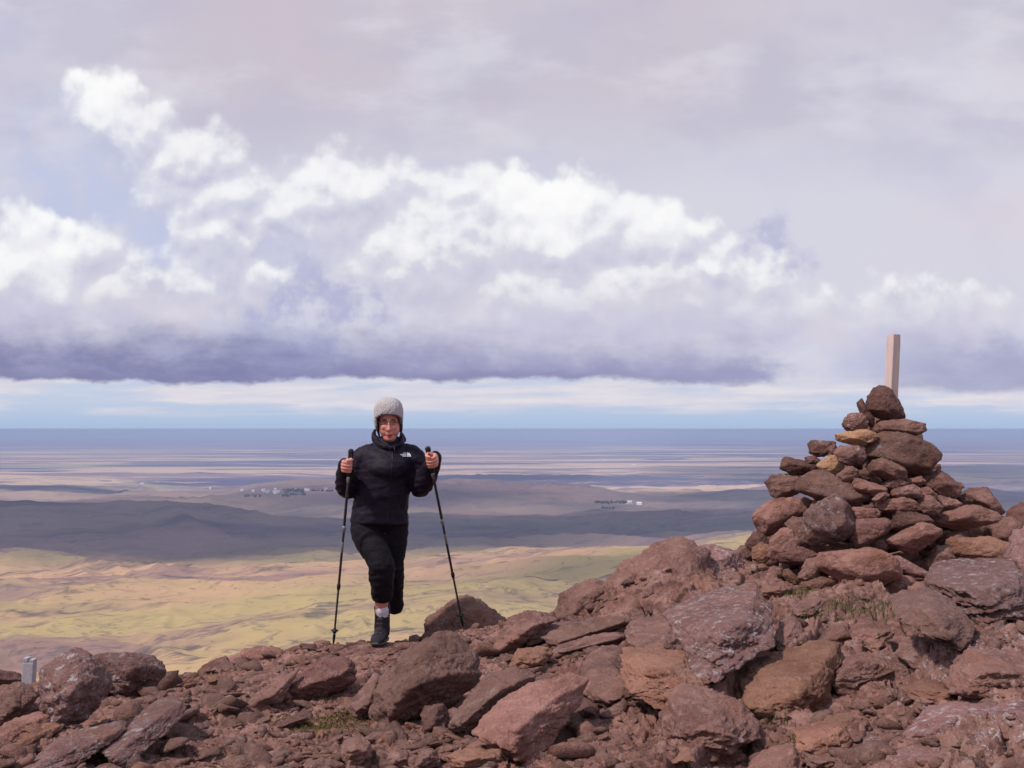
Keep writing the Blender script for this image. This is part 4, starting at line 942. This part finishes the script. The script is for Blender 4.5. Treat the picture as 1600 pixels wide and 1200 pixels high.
for e in (hp(-.022, -.070, .002), hp(.034, -.068, .002)):
    eo = poly_obj('eye', [ell_mesh(e + Vector((0, -.002, -.002)), (.0110, .0112, .0034), sub=3)], eyem, per, O)
    poly_obj('iris', [ell_mesh(e + Vector((.001, -.0092, -.0035)), (.0058, .0048, .0036), sub=2)], irism, eo, O)
    poly_obj('eyebrow', [tube_mesh([e + Vector((-.017, -.014, .012)), e + Vector((0, -.022, .0175)), e + Vector((.017, -.015, .012))], [.003, .0042, .0025], 8)], hairm, per, O)
gl = []
for e in (hp(-.022, -.088, .000), hp(.034, -.086, .000)):
    gl.append(tube_mesh([e + Vector((.0215 * math.cos(a), -.014, .0140 * math.sin(a))) for a in np.linspace(0, 2 * math.pi, 21)], [.0016] * 21, 6, sub=1))
gl.append(tube_mesh([hp(-.002, -.102, .003), hp(.006, -.104, .006), hp(.013, -.101, .003)], [.0014] * 3, 6))
gl.append(tube_mesh([hp(-.043, -.100, .003), hp(-.066, -.070, .004), hp(-.078, -.01, .002)], [.0016] * 3, 6)); gl.append(tube_mesh([hp(.055, -.098, .003), hp(.074, -.068, .004), hp(.084, -.01, .002)], [.0016] * 3, 6))
poly_obj('glasses', gl, hairm, per, O)
poly_obj('mouth', [tube_mesh([hp(-.015, -.088, -.079), hp(.007, -.0985, -.0755), hp(.029, -.088, -.079)], [.0025, .0048, .0025], 8), tube_mesh([hp(-.013, -.087, -.086), hp(.007, -.0965, -.0895), hp(.027, -.087, -.086)], [.0025, .0055, .0025], 8)], lipm, per, O)
# hair showing under the hat at both temples
for s in (-1, 1):
    poly_obj('hair', [tube_mesh([hp(s * .070 + .003, -.034, .045), hp(s * .079 + .003, -.022, .0), hp(s * .079 + .003, -.012, -.05), hp(s * .070 + .003, -.004, -.10)], [(.007, .018), (.007, .022), (.008, .022), (.006, .016)], 12)], hairm, per, O)
# hat: knitted dome with ear flaps, open at the face
v, f = ICO[5]; r_ = np.array([.091, .106, .108]) / np.power((np.abs(v) ** 2.7).sum(1), 1 / 2.7)[:, None] * (1 + .020 * fbm(v * 3, 3, seed=8) + .010 * np.sin(v[:, 0] * 40))[:, None]; hv = v * r_ + np.array(hp(-.006, .012, .043) - O)
hv = hv * 1.0; dirn = v
zz = hv[:, 2] + O.z - hc.z
keep = []
hv[:, 2] = np.where(v[:, 2] < 0, (hp(0, 0, .043) - O).z + v[:, 2] * .160, hv[:, 2])
hx = hv[:, 0] + O.x - hc.x; hz = hv[:, 2] + O.z - hc.z; hy = hv[:, 1] + O.y - hc.y
brim = .046 - .020 * np.clip((np.abs(hx - .004) / .07) ** 2, 0, 1.4)
for t in f:
    x_, y_, z_ = hx[t].mean(), hy[t].mean(), hz[t].mean(); b_ = brim[t].mean()
    front = y_ < .0 and abs(x_ - .002) < .081 and z_ < b_
    low = z_ < -.075 + .25 * max(0, y_ + .01) + .0
    keep.append(not (front or low))
hf = f[np.array(keep)]
hat = np_mesh('hat', hv, hf, knit, per)
bm = bmesh.new(); bm.from_mesh(hat.data); bmesh.ops.delete(bm, geom=[q for q in bm.verts if not q.link_faces], context='VERTS'); bm.to_mesh(hat.data); bm.free()
sm_ = hat.modifiers.new('solid', 'SOLIDIFY'); sm_.thickness = .010; sm_.offset = 0
hat.data.polygons.foreach_set('use_smooth', [True] * len(hat.data.polygons))
poly_obj('hat_trim', [tube_mesh([hp(-.080, -.040, -.01), hp(-.073, -.062, .036), hp(-.040, -.088, .056), hp(.002, -.098, .061), hp(.044, -.088, .056), hp(.072, -.062, .036), hp(.080, -.040, -.01)], [(.006, .006)] * 7, 10, sub=5)], trimm, hat, O)
# jacket
def fold_disp(p):
    q = p * np.array([5.5, 5.5, 10.])
    d = .0042 * ridged(q + .35 * fbm(p * 6, 2, seed=3)[:, None], 2, .5, seed=401) + .0022 * fbm(p * 22, 3, .5, seed=402)
    sl_ = np.exp(-((p[:, 2] - elL.z) / .09) ** 2) * (np.abs(p[:, 0] - Wp(600, 760).x) > .17)
    return d + sl_ * .003 * np.sin(p[:, 2] * 170 + p[:, 1] * 60)
jk = [tube_mesh([Wp(609, 694, .02), Wp(609, 700, .02), Wp(608.5, 708, .02), Wp(606, 722, .01), Wp(602, 742, 0), Wp(598.5, 765, 0), Wp(595, 790, .01), Wp(593, 808, .01), Wp(592.5, 817, .01)],
                [(.085, .072), (.125, .085), (.165, .105), (.182, .128), (.176, .138), (.176, .138), (.180, .140), (.190, .146), (.196, .150)], 40, caps='start'),
      tube_mesh([Wp(579, 706, .02), Wp(567, 716, .02), Wp(556, 738, .03), elL + Vector((.012, 0, .002)), elL.lerp(wristL, .45), wristL.lerp(elL, .04)], [.057, .072, .080, .072, .061, .044], 22),
      tube_mesh([Wp(636, 706, .02), Wp(648, 716, .02), Wp(657, 738, .03), elR + Vector((-.012, 0, .002)), elR.lerp(wristR, .45), wristR.lerp(elR, .04)], [.057, .071, .078, .070, .061, .044], 22),
      ell_mesh(Wp(606, 733, -.085), (.13, .075, .085)),
      tube_mesh([Wp(589, 686, .05), Wp(589, 692, -.02), Wp(598, 698, -.065), Wp(610, 702, -.082), Wp(622, 697, -.060), Wp(628, 690, -.02), Wp(628, 683, .06)], [(.013, .024)] * 7, 14),
      tube_mesh([Wp(586, 686, .10), Wp(606, 694, .12), Wp(629, 687, .10)], [(.022, .026), (.04, .045), (.022, .026)], 16),
      tube_mesh([Wp(587, 692, .03), Wp(584, 682, .05), Wp(586, 672, .07)], [.018, .015, .010], 12), tube_mesh([Wp(627, 692, .03), Wp(630, 684, .05), Wp(628, 676, .07)], [.018, .014, .009], 12)]
jacket = fuse('jacket', jk, cloth_mat, per, O, .007, 5, fold_disp)
tr = [tube_mesh([Wp(574, 806, .01), Wp(574, 835, -.03), Wp(585, 858, -.09), Wp(595, 880, -.13), Wp(597, 900, -.11), Wp(597, 920, -.07), Wp(596.5, 935, -.04)], [.110, .104, .091, .082, .083, .072, .064], 28, caps='start'),
      tube_mesh([Wp(613, 806, .03), Wp(613, 845, .05), Wp(610.5, 875, .07), Wp(611.5, 900, .13), Wp(614, 925, .24), Wp(616.5, 943, .31), Wp(617.5, 951, .34)], [.108, .100, .086, .080, .067, .062, .057], 28, caps='start'),
      ell_mesh(Wp(593, 812, .02), (.180, .135, .10))]
def tr_disp(p):
    zk = Wp(0, 900).z; w_ = .3 + np.exp(-((p[:, 2] - zk) / .13) ** 2)
    return .0048 * w_ * ridged(p * np.array([9, 9, 14.]), 3, .5, seed=411) + .003 * fbm(p * 30, 3, .5, seed=412)
trousers = fuse('trousers', tr, trous, per, O, .007, 5, tr_disp)
# socks and boots
poly_obj('sock', [tube_mesh([Wp(597, 952, -.03), Wp(597.3, 957, -.02), Wp(598, 964, -.01)], [.0445, .0445, .042], 20)], sockm, per, O)
poly_obj('sock', [tube_mesh([Wp(616.5, 934, .38), Wp(616, 928, .46)], [.040, .042], 16)], sockm, per, O)
def boot(ank, toe_dir, up, L=.27, w=.050):
    t = toe_dir.normalized(); up = (up - t * up.dot(t)).normalized(); s = t.cross(up)
    q = lambda f_, u_, l_=0: ank + t * f_ + up * u_ + s * l_
    up_ = [tube_mesh([q(-.005, .118), q(-.005, .05), q(-.003, -.01), q(.0, -.05)], [(.052, .054), (.048, .052), (.050, .055), (.050, .062)], 22, up=s),
           tube_mesh([q(-.055, -.062), q(.0, -.052), q(.06, -.058), q(.12, -.072), q(.170, -.080)], [(.036, .034), (.041, .042), (.044, .038), (.048, .028), (.038, .020)], 22, up=s)]
    so_ = [tube_mesh([q(-.072, -.096), q(-.03, -.096), q(.03, -.097), q(.10, -.097), q(.165, -.093), q(.188, -.088)], [(.034, .013), (.040, .014), (.042, .013), (.052, .013), (.044, .013), (.022, .010)], 22, up=s, sub=4)]
    b = fuse('boot', up_, bootm, per, O, .005, 4, lambda p: .0022 * ridged(p * 30, 2, seed=421))
    poly_obj('sole', so_, solem, b, O)
    for k in range(5):
        f0 = .046 + k * .014; u0 = .075 - k * .027
        poly_obj('lace', [tube_mesh([q(f0, u0, -.018), q(f0 + .006, u0 + .003, 0), q(f0, u0, .018)], [.0025] * 3, 6)], sockm if k == 0 else solem, b, O)
    return b
boot(Vector((aF.x, aF.y, SOLE_Z + .110)), Vector((-.10, -1, 0)), Vector((0, 0, 1)))
boot(Wp(616, 926, .49), Vector((.0, .93, -.30)), Vector((0, .30, .93)))
# zip, pocket seams and chest mark, laid on the cloth by casting onto it
from mathutils.bvhtree import BVHTree
def bvh_of(o):
    vs = [v.co + O for v in o.data.vertices]; return BVHTree.FromPolygons(vs, [list(p.vertices) for p in o.data.polygons])
bj = bvh_of(jacket)
def on_cloth(px, py, lift=.003):
    o0 = Vector((0, 0, CZ)); d = Vector(ray(px, py)).normalized(); h = bj.ray_cast(o0, d)
    return (h[0] - d * lift) if h[0] else Wp(px, py, -.14)
poly_obj('zip', [tube_mesh([on_cloth(x, y, .001) for x, y in ((613, 705), (613, 715), (612, 735), (609, 760), (607, 785), (606, 800), (606, 815))], [(.0045, .003)] * 7, 8, sub=6)], zipm, jacket, O)
poly_obj('zip_pull', [tube_mesh([on_cloth(616, 700, .004), on_cloth(616.5, 706, .006)], [.003, .0025], 8)], alum, jacket, O)
for a, b in (((566, 775), (573, 796)), ((628, 773), (623, 796))):
    poly_obj('pocket_seam', [tube_mesh([on_cloth(a[0] + (b[0] - a[0]) * t, a[1] + (b[1] - a[1]) * t, .001) for t in (0, .33, .66, 1)], [.003] * 4, 6)], zipm, jacket, O)
logo = []
def ribbon(ptsA, ptsB):
    n = len(ptsA); v = [tuple(on_cloth(*p)) for p in ptsA] + [tuple(on_cloth(*p)) for p in ptsB]
    return v, [[i, i + 1, n + i + 1, n + i] for i in range(n - 1)]
for r0, r1 in ((0, 2.0), (2.6, 4.4), (5.0, 6.6)):
    A1 = [(635.6 + r0 * math.cos(a), 713.6 - r0 * math.sin(a)) for a in np.linspace(.02, math.pi / 2, 9)]; A2 = [(635.6 + r1 * math.cos(a), 713.6 - r1 * math.sin(a)) for a in np.linspace(.02, math.pi / 2, 9)]
    logo.append(ribbon(A1, A2))
poly_obj('chest_emblem', logo, white, jacket, O, smooth=False)
for k, wd in enumerate(('THE', 'NORTH', 'FACE')):
    cu = bpy.data.curves.new('lettering', 'FONT'); cu.body = wd; cu.size = .0105; cu.align_x = 'RIGHT'; cu.offset = .0003
    to = bpy.data.objects.new('lettering_curve', cu); C.objects.link(to); bpy.context.view_layer.update()
    me = bpy.data.meshes.new_from_object(to.evaluated_get(bpy.context.evaluated_depsgraph_get())); C.objects.unlink(to); bpy.data.objects.remove(to)
    a0 = on_cloth(634.6, 709.0 + k * 2.2); px0, py0 = 634.6, 709.0 + k * 2.2
    for v_ in me.vertices:
        q = on_cloth(px0 + v_.co.x / .00425, py0 - v_.co.y / .00425, .003); v_.co = q - O
    me.materials.clear(); me.materials.append(white)
    lo = bpy.data.objects.new('lettering', me); C.objects.link(lo); lo.parent = jacket
# ------------------------------------------------------------------ trekking poles
def pole(A, B, label):
    base = B.copy(); r = bpy.data.objects.new('trekking_pole', None); C.objects.link(r); r.location = base
    tag(r, label, 'trekking pole', 'trekking poles held by the hiker'); bpy.context.view_layer.update()
    q = lambda t: A.lerp(B, t); L = (A - B).length
    g = poly_obj('grip', [tube_mesh([q(-.0), q(.02), q(.06), q(.10), q(.125)], [(.019, .016), .0165, .014, .0155, .013], 16)], blackp, r, base)
    s = poly_obj('shaft', [tube_mesh([q(.12), q(.40)], [.0090, .0090], 14, sub=1), tube_mesh([q(.40), q(.70)], [.0080, .0080], 14, sub=1), tube_mesh([q(.70), q(.965)], [.0068, .0062], 14, sub=1)], polem, r, base)
    for t in (.145, .40, .70): poly_obj('clamp', [tube_mesh([q(t - .010), q(t), q(t + .012)], [.0115, .0125, .0105], 14, sub=2)], alum if t < .5 else blackp, r, base)
    poly_obj('band', [tube_mesh([q(.47), q(.52)], [.0088, .0088], 14, sub=1)], alum, r, base)
    poly_obj('basket', [tube_mesh([q(.925), q(.93), q(.936)], [.012, .026, .014], 18, sub=2)], blackp, r, base)
    poly_obj('tip', [tube_mesh([q(.955), q(.985), q(1.0)], [.010, .0075, .0035], 12, sub=2)], blackp, r, base)
    st0 = q(.012) + Vector((0, -.012, .004))
    poly_obj('strap', [tube_mesh([q(.01), q(.01) + Vector((.012, -.03, -.03)), q(.06) + Vector((.026, -.03, -.035)), q(.13) + Vector((.014, .0, -.03)), q(.135)], [(.0022, .008)] * 5, 10)], blackp, r, base)
    return r
pole(PT_L[0], PT_L[1], 'trekking pole planted straight down beside the boot, on the left')
pole(PT_R[0], PT_R[1], 'slanting trekking pole with its tip on the skyline boulder')
# ------------------------------------------------------------------ timber post of the cairn and the notched stake
wood, nt_, cb_ = new_mat('weathered_timber'); P_ = texco()
wx, wy, wz = sep(P_); PG = comb(wx * 30, wy * 30, wz * 2.2)
inp(cb_, 'Base Color', mix(noise(PG, 1.6, 6, .65), (.42, .30, .28), (.76, .60, .55))); inp(cb_, 'Roughness', .85)
bump(cb_, noise(PG, 2.2, 5, .6), .5, .004)
def post(name, top, bot, side, rotz, mat, label, cat, notch=False, taper=1.0):
    T = at(*top); B = at(*bot); T, B = Vector(T), Vector(B)
    o = bpy.data.objects.new(name, None); bm = bmesh.new(); n = 14; ring = []
    ax = (T - B); L = ax.length
    for i in range(n + 1):
        t = i / n; s = side * .5 * (1 + (taper - 1) * (1 - t)); c = B + ax * t; ch = s * .10; row = []
        if i == n: s *= .93
        for (x, y) in ((-s, -s + ch), (-s + ch, -s), (s - ch, -s), (s, -s + ch), (s, s - ch), (s - ch, s), (-s + ch, s), (-s, s - ch)):
            w_ = 1 + .012 * math.sin(i * 1.7 + x * 90)
            row.append(bm.verts.new((c.x - B.x + w_ * (x * math.cos(rotz) - y * math.sin(rotz)), c.y - B.y + w_ * (x * math.sin(rotz) + y * math.cos(rotz)), c.z - B.z)))
        ring.append(row)
    for i in range(n):
        for k in range(8): bm.faces.new((ring[i][k], ring[i][(k + 1) % 8], ring[i + 1][(k + 1) % 8], ring[i + 1][k]))
    bm.faces.new(ring[-1]); bm.faces.new(ring[0][::-1]); bmesh.ops.recalc_face_normals(bm, faces=bm.faces)
    me = bpy.data.meshes.new(name); bm.to_mesh(me); bm.free(); me.materials.append(mat)
    o = bpy.data.objects.new(name, me); C.objects.link(o); o.location = B; tag(o, label, cat); return o
post('wooden_post', (1396.5, 523, 9.02), (1388, 712, 9.08), .078, R(26), wood, 'square weathered timber post rising out of the top of the cairn', 'post')
palew = simple_mat('bleached_timber', (.38, .34, .37), .85, .4, 60, .2, .4)
sb = at(44, 1084, 7.35); st_h = (1084 - 1027) / F_ * 7.35
def prong(x0, x1, y0, y1, z0, z1, lean=0.0):
    v = [(x + lean * z, y, z) for z in (z0, z1) for (x, y) in ((x0, y0), (x1, y0), (x1, y1), (x0, y1))]
    return v, [[0, 3, 2, 1], [4, 5, 6, 7], [0, 1, 5, 4], [1, 2, 6, 5], [2, 3, 7, 6], [3, 0, 4, 7]]
stk = poly_obj('wooden_stake', [prong(-.036, .034, -.03, .03, -.08, st_h * .86, .04), prong(-.034, -.004, -.028, .028, st_h * .86 + .0005, st_h * .985, .04), prong(.006, .034, -.028, .028, st_h * .86 + .0005, st_h * .94, .04)], palew, None, tuple(Vector((0, 0, 0))), smooth=False)
stk.location = tuple(sb); tag(stk, 'short pale wooden stake with a notched top standing at the left edge', 'stake')
bv = stk.modifiers.new('bevel', 'BEVEL'); bv.width = .004; bv.segments = 2

# ------------------------------------------------------------------ grass and moss between the stones
def grass(name, spots, n, hgt, mat, label, seed, wid=.003):
    rs = random.Random(seed); Vs, Fs = [], []
    xs, ys = [], []
    for (px, py, sx, sy, k) in spots:
        Y0 = hit(px, py) or 8; c = at(px, py, Y0)
        for _ in range(int(n * k)):
            xs.append(c[0] + rs.gauss(0, sx)); ys.append(c[1] + rs.gauss(0, sy))
    zs = ground_z(np.array(xs), np.array(ys))
    for x, y, z in zip(xs, ys, zs):
        h = hgt * rs.uniform(.4, 1.2); a = rs.uniform(0, 6.28); lx, ly = math.cos(a) * h * rs.uniform(.1, .7), math.sin(a) * h * rs.uniform(.1, .7); w = wid * rs.uniform(.6, 1.3)
        b = rs.uniform(0, 3.14); wx_, wy_ = math.cos(b) * w, math.sin(b) * w; i = len(Vs)
        Vs += [(x - wx_, y - wy_, z - .006), (x + wx_, y + wy_, z - .006), (x + wx_ * .7 + lx * .4, y + wy_ * .7 + ly * .4, z + h * .6), (x - wx_ * .7 + lx * .4, y - wy_ * .7 + ly * .4, z + h * .6), (x + lx, y + ly, z + h)]
        Fs += [(i, i + 1, i + 2), (i, i + 2, i + 3), (i + 3, i + 2, i + 4)]
    o = np_mesh(name, Vs, Fs, mat, smooth=False); tag(o, label, kind='stuff')
gm = simple_mat('mountain_grass', (.100, .095, .035), .8, .6, 30); mm = simple_mat('yellow_moss', (.150, .120, .040), .95, .4, 30)
grass('grass', [(1245, 928, .06, .10, .7), (1330, 958, .13, .12, 1.2), (1380, 952, .10, .1, .7), (1265, 958, .06, .1, .4), (1560, 968, .12, .12, .6), (1590, 950, .1, .1, .5), (1215, 1130, .03, .05, .12)], 420, .034, gm, 'thin green grass growing between the stones below the cairn', 3)
grass('moss', [(520, 1132, .14, .10, 1.6), (480, 1135, .08, .07, .6), (545, 1120, .06, .06, .6), (690, 1085, .05, .05, .5), (685, 1095, .04, .04, .3), (490, 1090, .06, .04, .3), (1250, 1145, .05, .05, .3)], 1100, .010, mm, 'yellow green moss patches among the gravel', 4, .0035)

# ------------------------------------------------------------------ far town, farms, plantations and water on the lowland
wallm = simple_mat('white_render', (.80, .79, .78), .8); roofm = simple_mat('grey_roof', (.30, .28, .30), .7); roofr = simple_mat('rust_roof', (.34, .16, .12), .7); roofw = simple_mat('white_roof', (.72, .72, .74), .6)
def far_house(px, py, w, d, h, rot, roof, label, group):
    x, y, z = pos_on_plain(px, py); e = .16 * d + 1.2
    v = [(-w/2,-d/2,-6),(w/2,-d/2,-6),(w/2,d/2,-6),(-w/2,d/2,-6),(-w/2,-d/2,h),(w/2,-d/2,h),(w/2,d/2,h),(-w/2,d/2,h),(-w/2,0,h+e),(w/2,0,h+e)]
    me = poly_obj('house', [(v, [[0,1,5,4],[2,3,7,6],[3,0,4,8,7],[1,2,6,9,5],[0,3,2,1],[4,5,9,8],[6,7,8,9]])], wallm, None, (0, 0, 0), smooth=False)
    me.data.materials.append(roof); me.data.polygons[5].material_index = 1; me.data.polygons[6].material_index = 1
    me.location = (x, y, z); me.rotation_euler = (0, 0, rot); tag(me, label, 'house', group)
rs = random.Random(4)
ORD = 'first second third fourth fifth sixth seventh eighth ninth tenth eleventh twelfth thirteenth fourteenth fifteenth sixteenth seventeenth eighteenth nineteenth twentieth twenty-first twenty-second twenty-third twenty-fourth twenty-fifth twenty-sixth twenty-seventh twenty-eighth'.split()
town = sorted([(318 + rs.random() * 60, 763 + rs.random() * 5) for _ in range(8)] + [(362 + rs.random() * 20, 766 + rs.random() * 3) for _ in range(3)] + [(388 + rs.random() * 48, 765 + rs.random() * 6) for _ in range(12)] + [(438 + rs.random() * 88, 764 + rs.random() * 4) for _ in range(5)])
for i, (px, py) in enumerate(town):
    big = rs.random() < .35
    far_house(px, py, rs.uniform(24, 42) if big else rs.uniform(12, 20), rs.uniform(12, 18), rs.uniform(6, 10), rs.uniform(-.5, .5), rs.choice([roofm, roofr, roofw, roofw]), 'tiny white building of the distant town, %s from its left end' % ORD[i], 'white buildings of the distant town')
farms = [(826, 757.5, 'white farm building on the plain right of the hiker, left one of its close pair'), (834, 758.5, 'white farm building on the plain right of the hiker, right one of its close pair'), (803, 764, 'single pale farm house just below the pair of white farm buildings'),
         (983, 785.5, 'larger white farm building beside the dark plantation left of the cairn'), (999, 787.5, 'smaller white farm building beside the dark plantation left of the cairn'), (990, 727, 'lone bright building far out on the plain above the outcrop'), (945, 720, 'lone pale building farther out and left of the lone bright building'), (180, 752, 'lone pale farm building on the plain in the left of the picture'), (222, 757, 'small farm building between the lone left farm and the town')]
for px, py, lab in farms: far_house(px, py, (60 if py < 735 else 32), 22, 8, rs.uniform(-.4, .4), roofw, lab, 'farm buildings scattered over the plain')
def far_wood(spots, label, seed):
    rw = random.Random(seed); items = []
    for (px, py, sx, sy, n) in spots:
        for _ in range(n):
            x, y, z = pos_on_plain(px + rw.uniform(-sx, sx), py + rw.uniform(-sy, sy)); s = rw.uniform(3.5, 7); items.append((x, y, z + s * .5, s, s, s * 1.1))
    rubble_mesh('wood', items, woodm, label, 2, seed)
woodm = simple_mat('dark_conifer', (.030, .042, .030), .9, .4, .1)
far_wood([(460, 769, 17, 4.5, 190), (445, 774, 8, 1.5, 30), (395, 775, 12, 1.0, 30), (505, 767, 18, 1.5, 40)], 'dark plantation beside the distant town', 61)
far_wood([(855, 760, 26, 1.2, 90), (955, 785, 24, 1.3, 80), (950, 794, 12, .8, 30)], 'dark plantations around the farms on the plain', 62)
waterm, nt_, cb_ = new_mat('lake_water'); inp(cb_, 'Base Color', (.10, .14, .20)); inp(cb_, 'Roughness', .35); inp(cb_, 'Specular IOR Level', 1.0); inp(cb_, 'IOR', 1.6)
def lake(pts, z=None, lift=2.0):
    ctr = np.mean(pts, axis=0); x0, y0, z0 = pos_on_plain(*ctr); zz = z0 + lift
    ring = []
    n = len(pts)
    for i in range(n):
        for t in (0, .33, .66):
            a = np.array(pts[i]) * (1 - t) + np.array(pts[(i + 1) % n]) * t; ring.append((*lerp_w(a[0], a[1], zz), zz))
    me = poly_obj('lake', [([tuple(r) for r in ring], [list(range(len(ring)))])], waterm, None, (0, 0, 0), smooth=False); tag(me, kind='structure')
lake([(108, 683.4), (140, 682.0), (190, 682.2), (216, 683.6), (190, 684.8), (130, 684.6)], lift=26)
lake([(640, 683), (800, 684.0), (960, 688.5), (1190, 693.5), (1190, 695), (940, 690.5), (790, 686.2), (640, 684.8)], lift=22)
lake([(0, 735), (60, 734), (140, 734.6), (60, 736)], lift=12)
lake([(990, 716), (1060, 715), (1080, 716.2), (1030, 717.4)], lift=14)

# ------------------------------------------------------------------ loose gravel
def gravel(name, n, smin, smax, mat, seed, label, u0=-60, u1=1660, y0=3.0, y1=8.6, dens=None):
    rs = np.random.RandomState(seed); u = rs.uniform(u0, u1, n * 3); Y = y0 * (y1 / y0) ** rs.uniform(0, 1, n * 3)
    x = (u - 800) / F_ * Y
    m = rough_mask(x, Y); keep = rs.uniform(0, 1, len(x)) < (1.12 - .95 * m)
    cl = fbm(np.column_stack([x * 1.3, Y * 1.3]), 3, seed=seed); keep &= cl > rs.uniform(-.7, .5, len(x))
    x, Y = x[keep][:n], Y[keep][:n]; z = ground_z(x, Y)
    s = smin * (smax / smin) ** (rs.uniform(0, 1, len(x)) ** 2.2)
    items = [(x[i], Y[i], z[i] + s[i] * .10, s[i] * rs.uniform(.9, 1.7), s[i] * rs.uniform(.8, 1.2), s[i] * rs.uniform(.28, .65)) for i in range(len(x))]
    rubble_mesh(name, items, mat, label, 2, seed, smooth=False)
gravel('gravel', 9000, .005, .024, M['rock_red'], 21, 'reddish gravel scattered over the summit')
gravel('gravel', 3800, .008, .050, M['rock'], 22, 'brown broken stones scattered over the summit')
gravel('rubble', 900, .020, .085, M['rock'], 24, 'fist sized broken stones strewn over the slope', u0=200)
gravel('rubble', 420, .018, .070, M['rock_red'], 25, 'reddish broken stones strewn over the slope')
gravel('gravel', 700, .008, .030, M['rock_tan'], 23, 'pale tan chips among the gravel')
# ------------------------------------------------------------------ the air: blue haze that swallows the far lowland
def make_haze():
    bx = 262000.
    v = np.array([(x, y, z) for z in (-700., CZ + 2.2) for y in (-bx, bx) for x in (-bx, bx)])
    f = np.array([(0, 2, 3, 1), (4, 5, 7, 6), (0, 1, 5, 4), (2, 6, 7, 3), (0, 4, 6, 2), (1, 3, 7, 5)])
    m = bpy.data.materials.new('haze_air'); m.use_nodes = True; nt = m.node_tree; nt.nodes.clear()
    out = nt.nodes.new('ShaderNodeOutputMaterial'); pv = nt.nodes.new('ShaderNodeVolumePrincipled')
    pv.inputs['Color'].default_value = (.60, .71, 1.0, 1); pv.inputs['Density'].default_value = HAZE; pv.inputs['Anisotropy'].default_value = -.12
    nt.links.new(pv.outputs[0], out.inputs['Volume'])
    o = np_mesh('haze', v, f, m, smooth=False); tag(o, 'thin blue haze over the lowland', kind='stuff')
HAZE = 4.8e-5
make_haze()
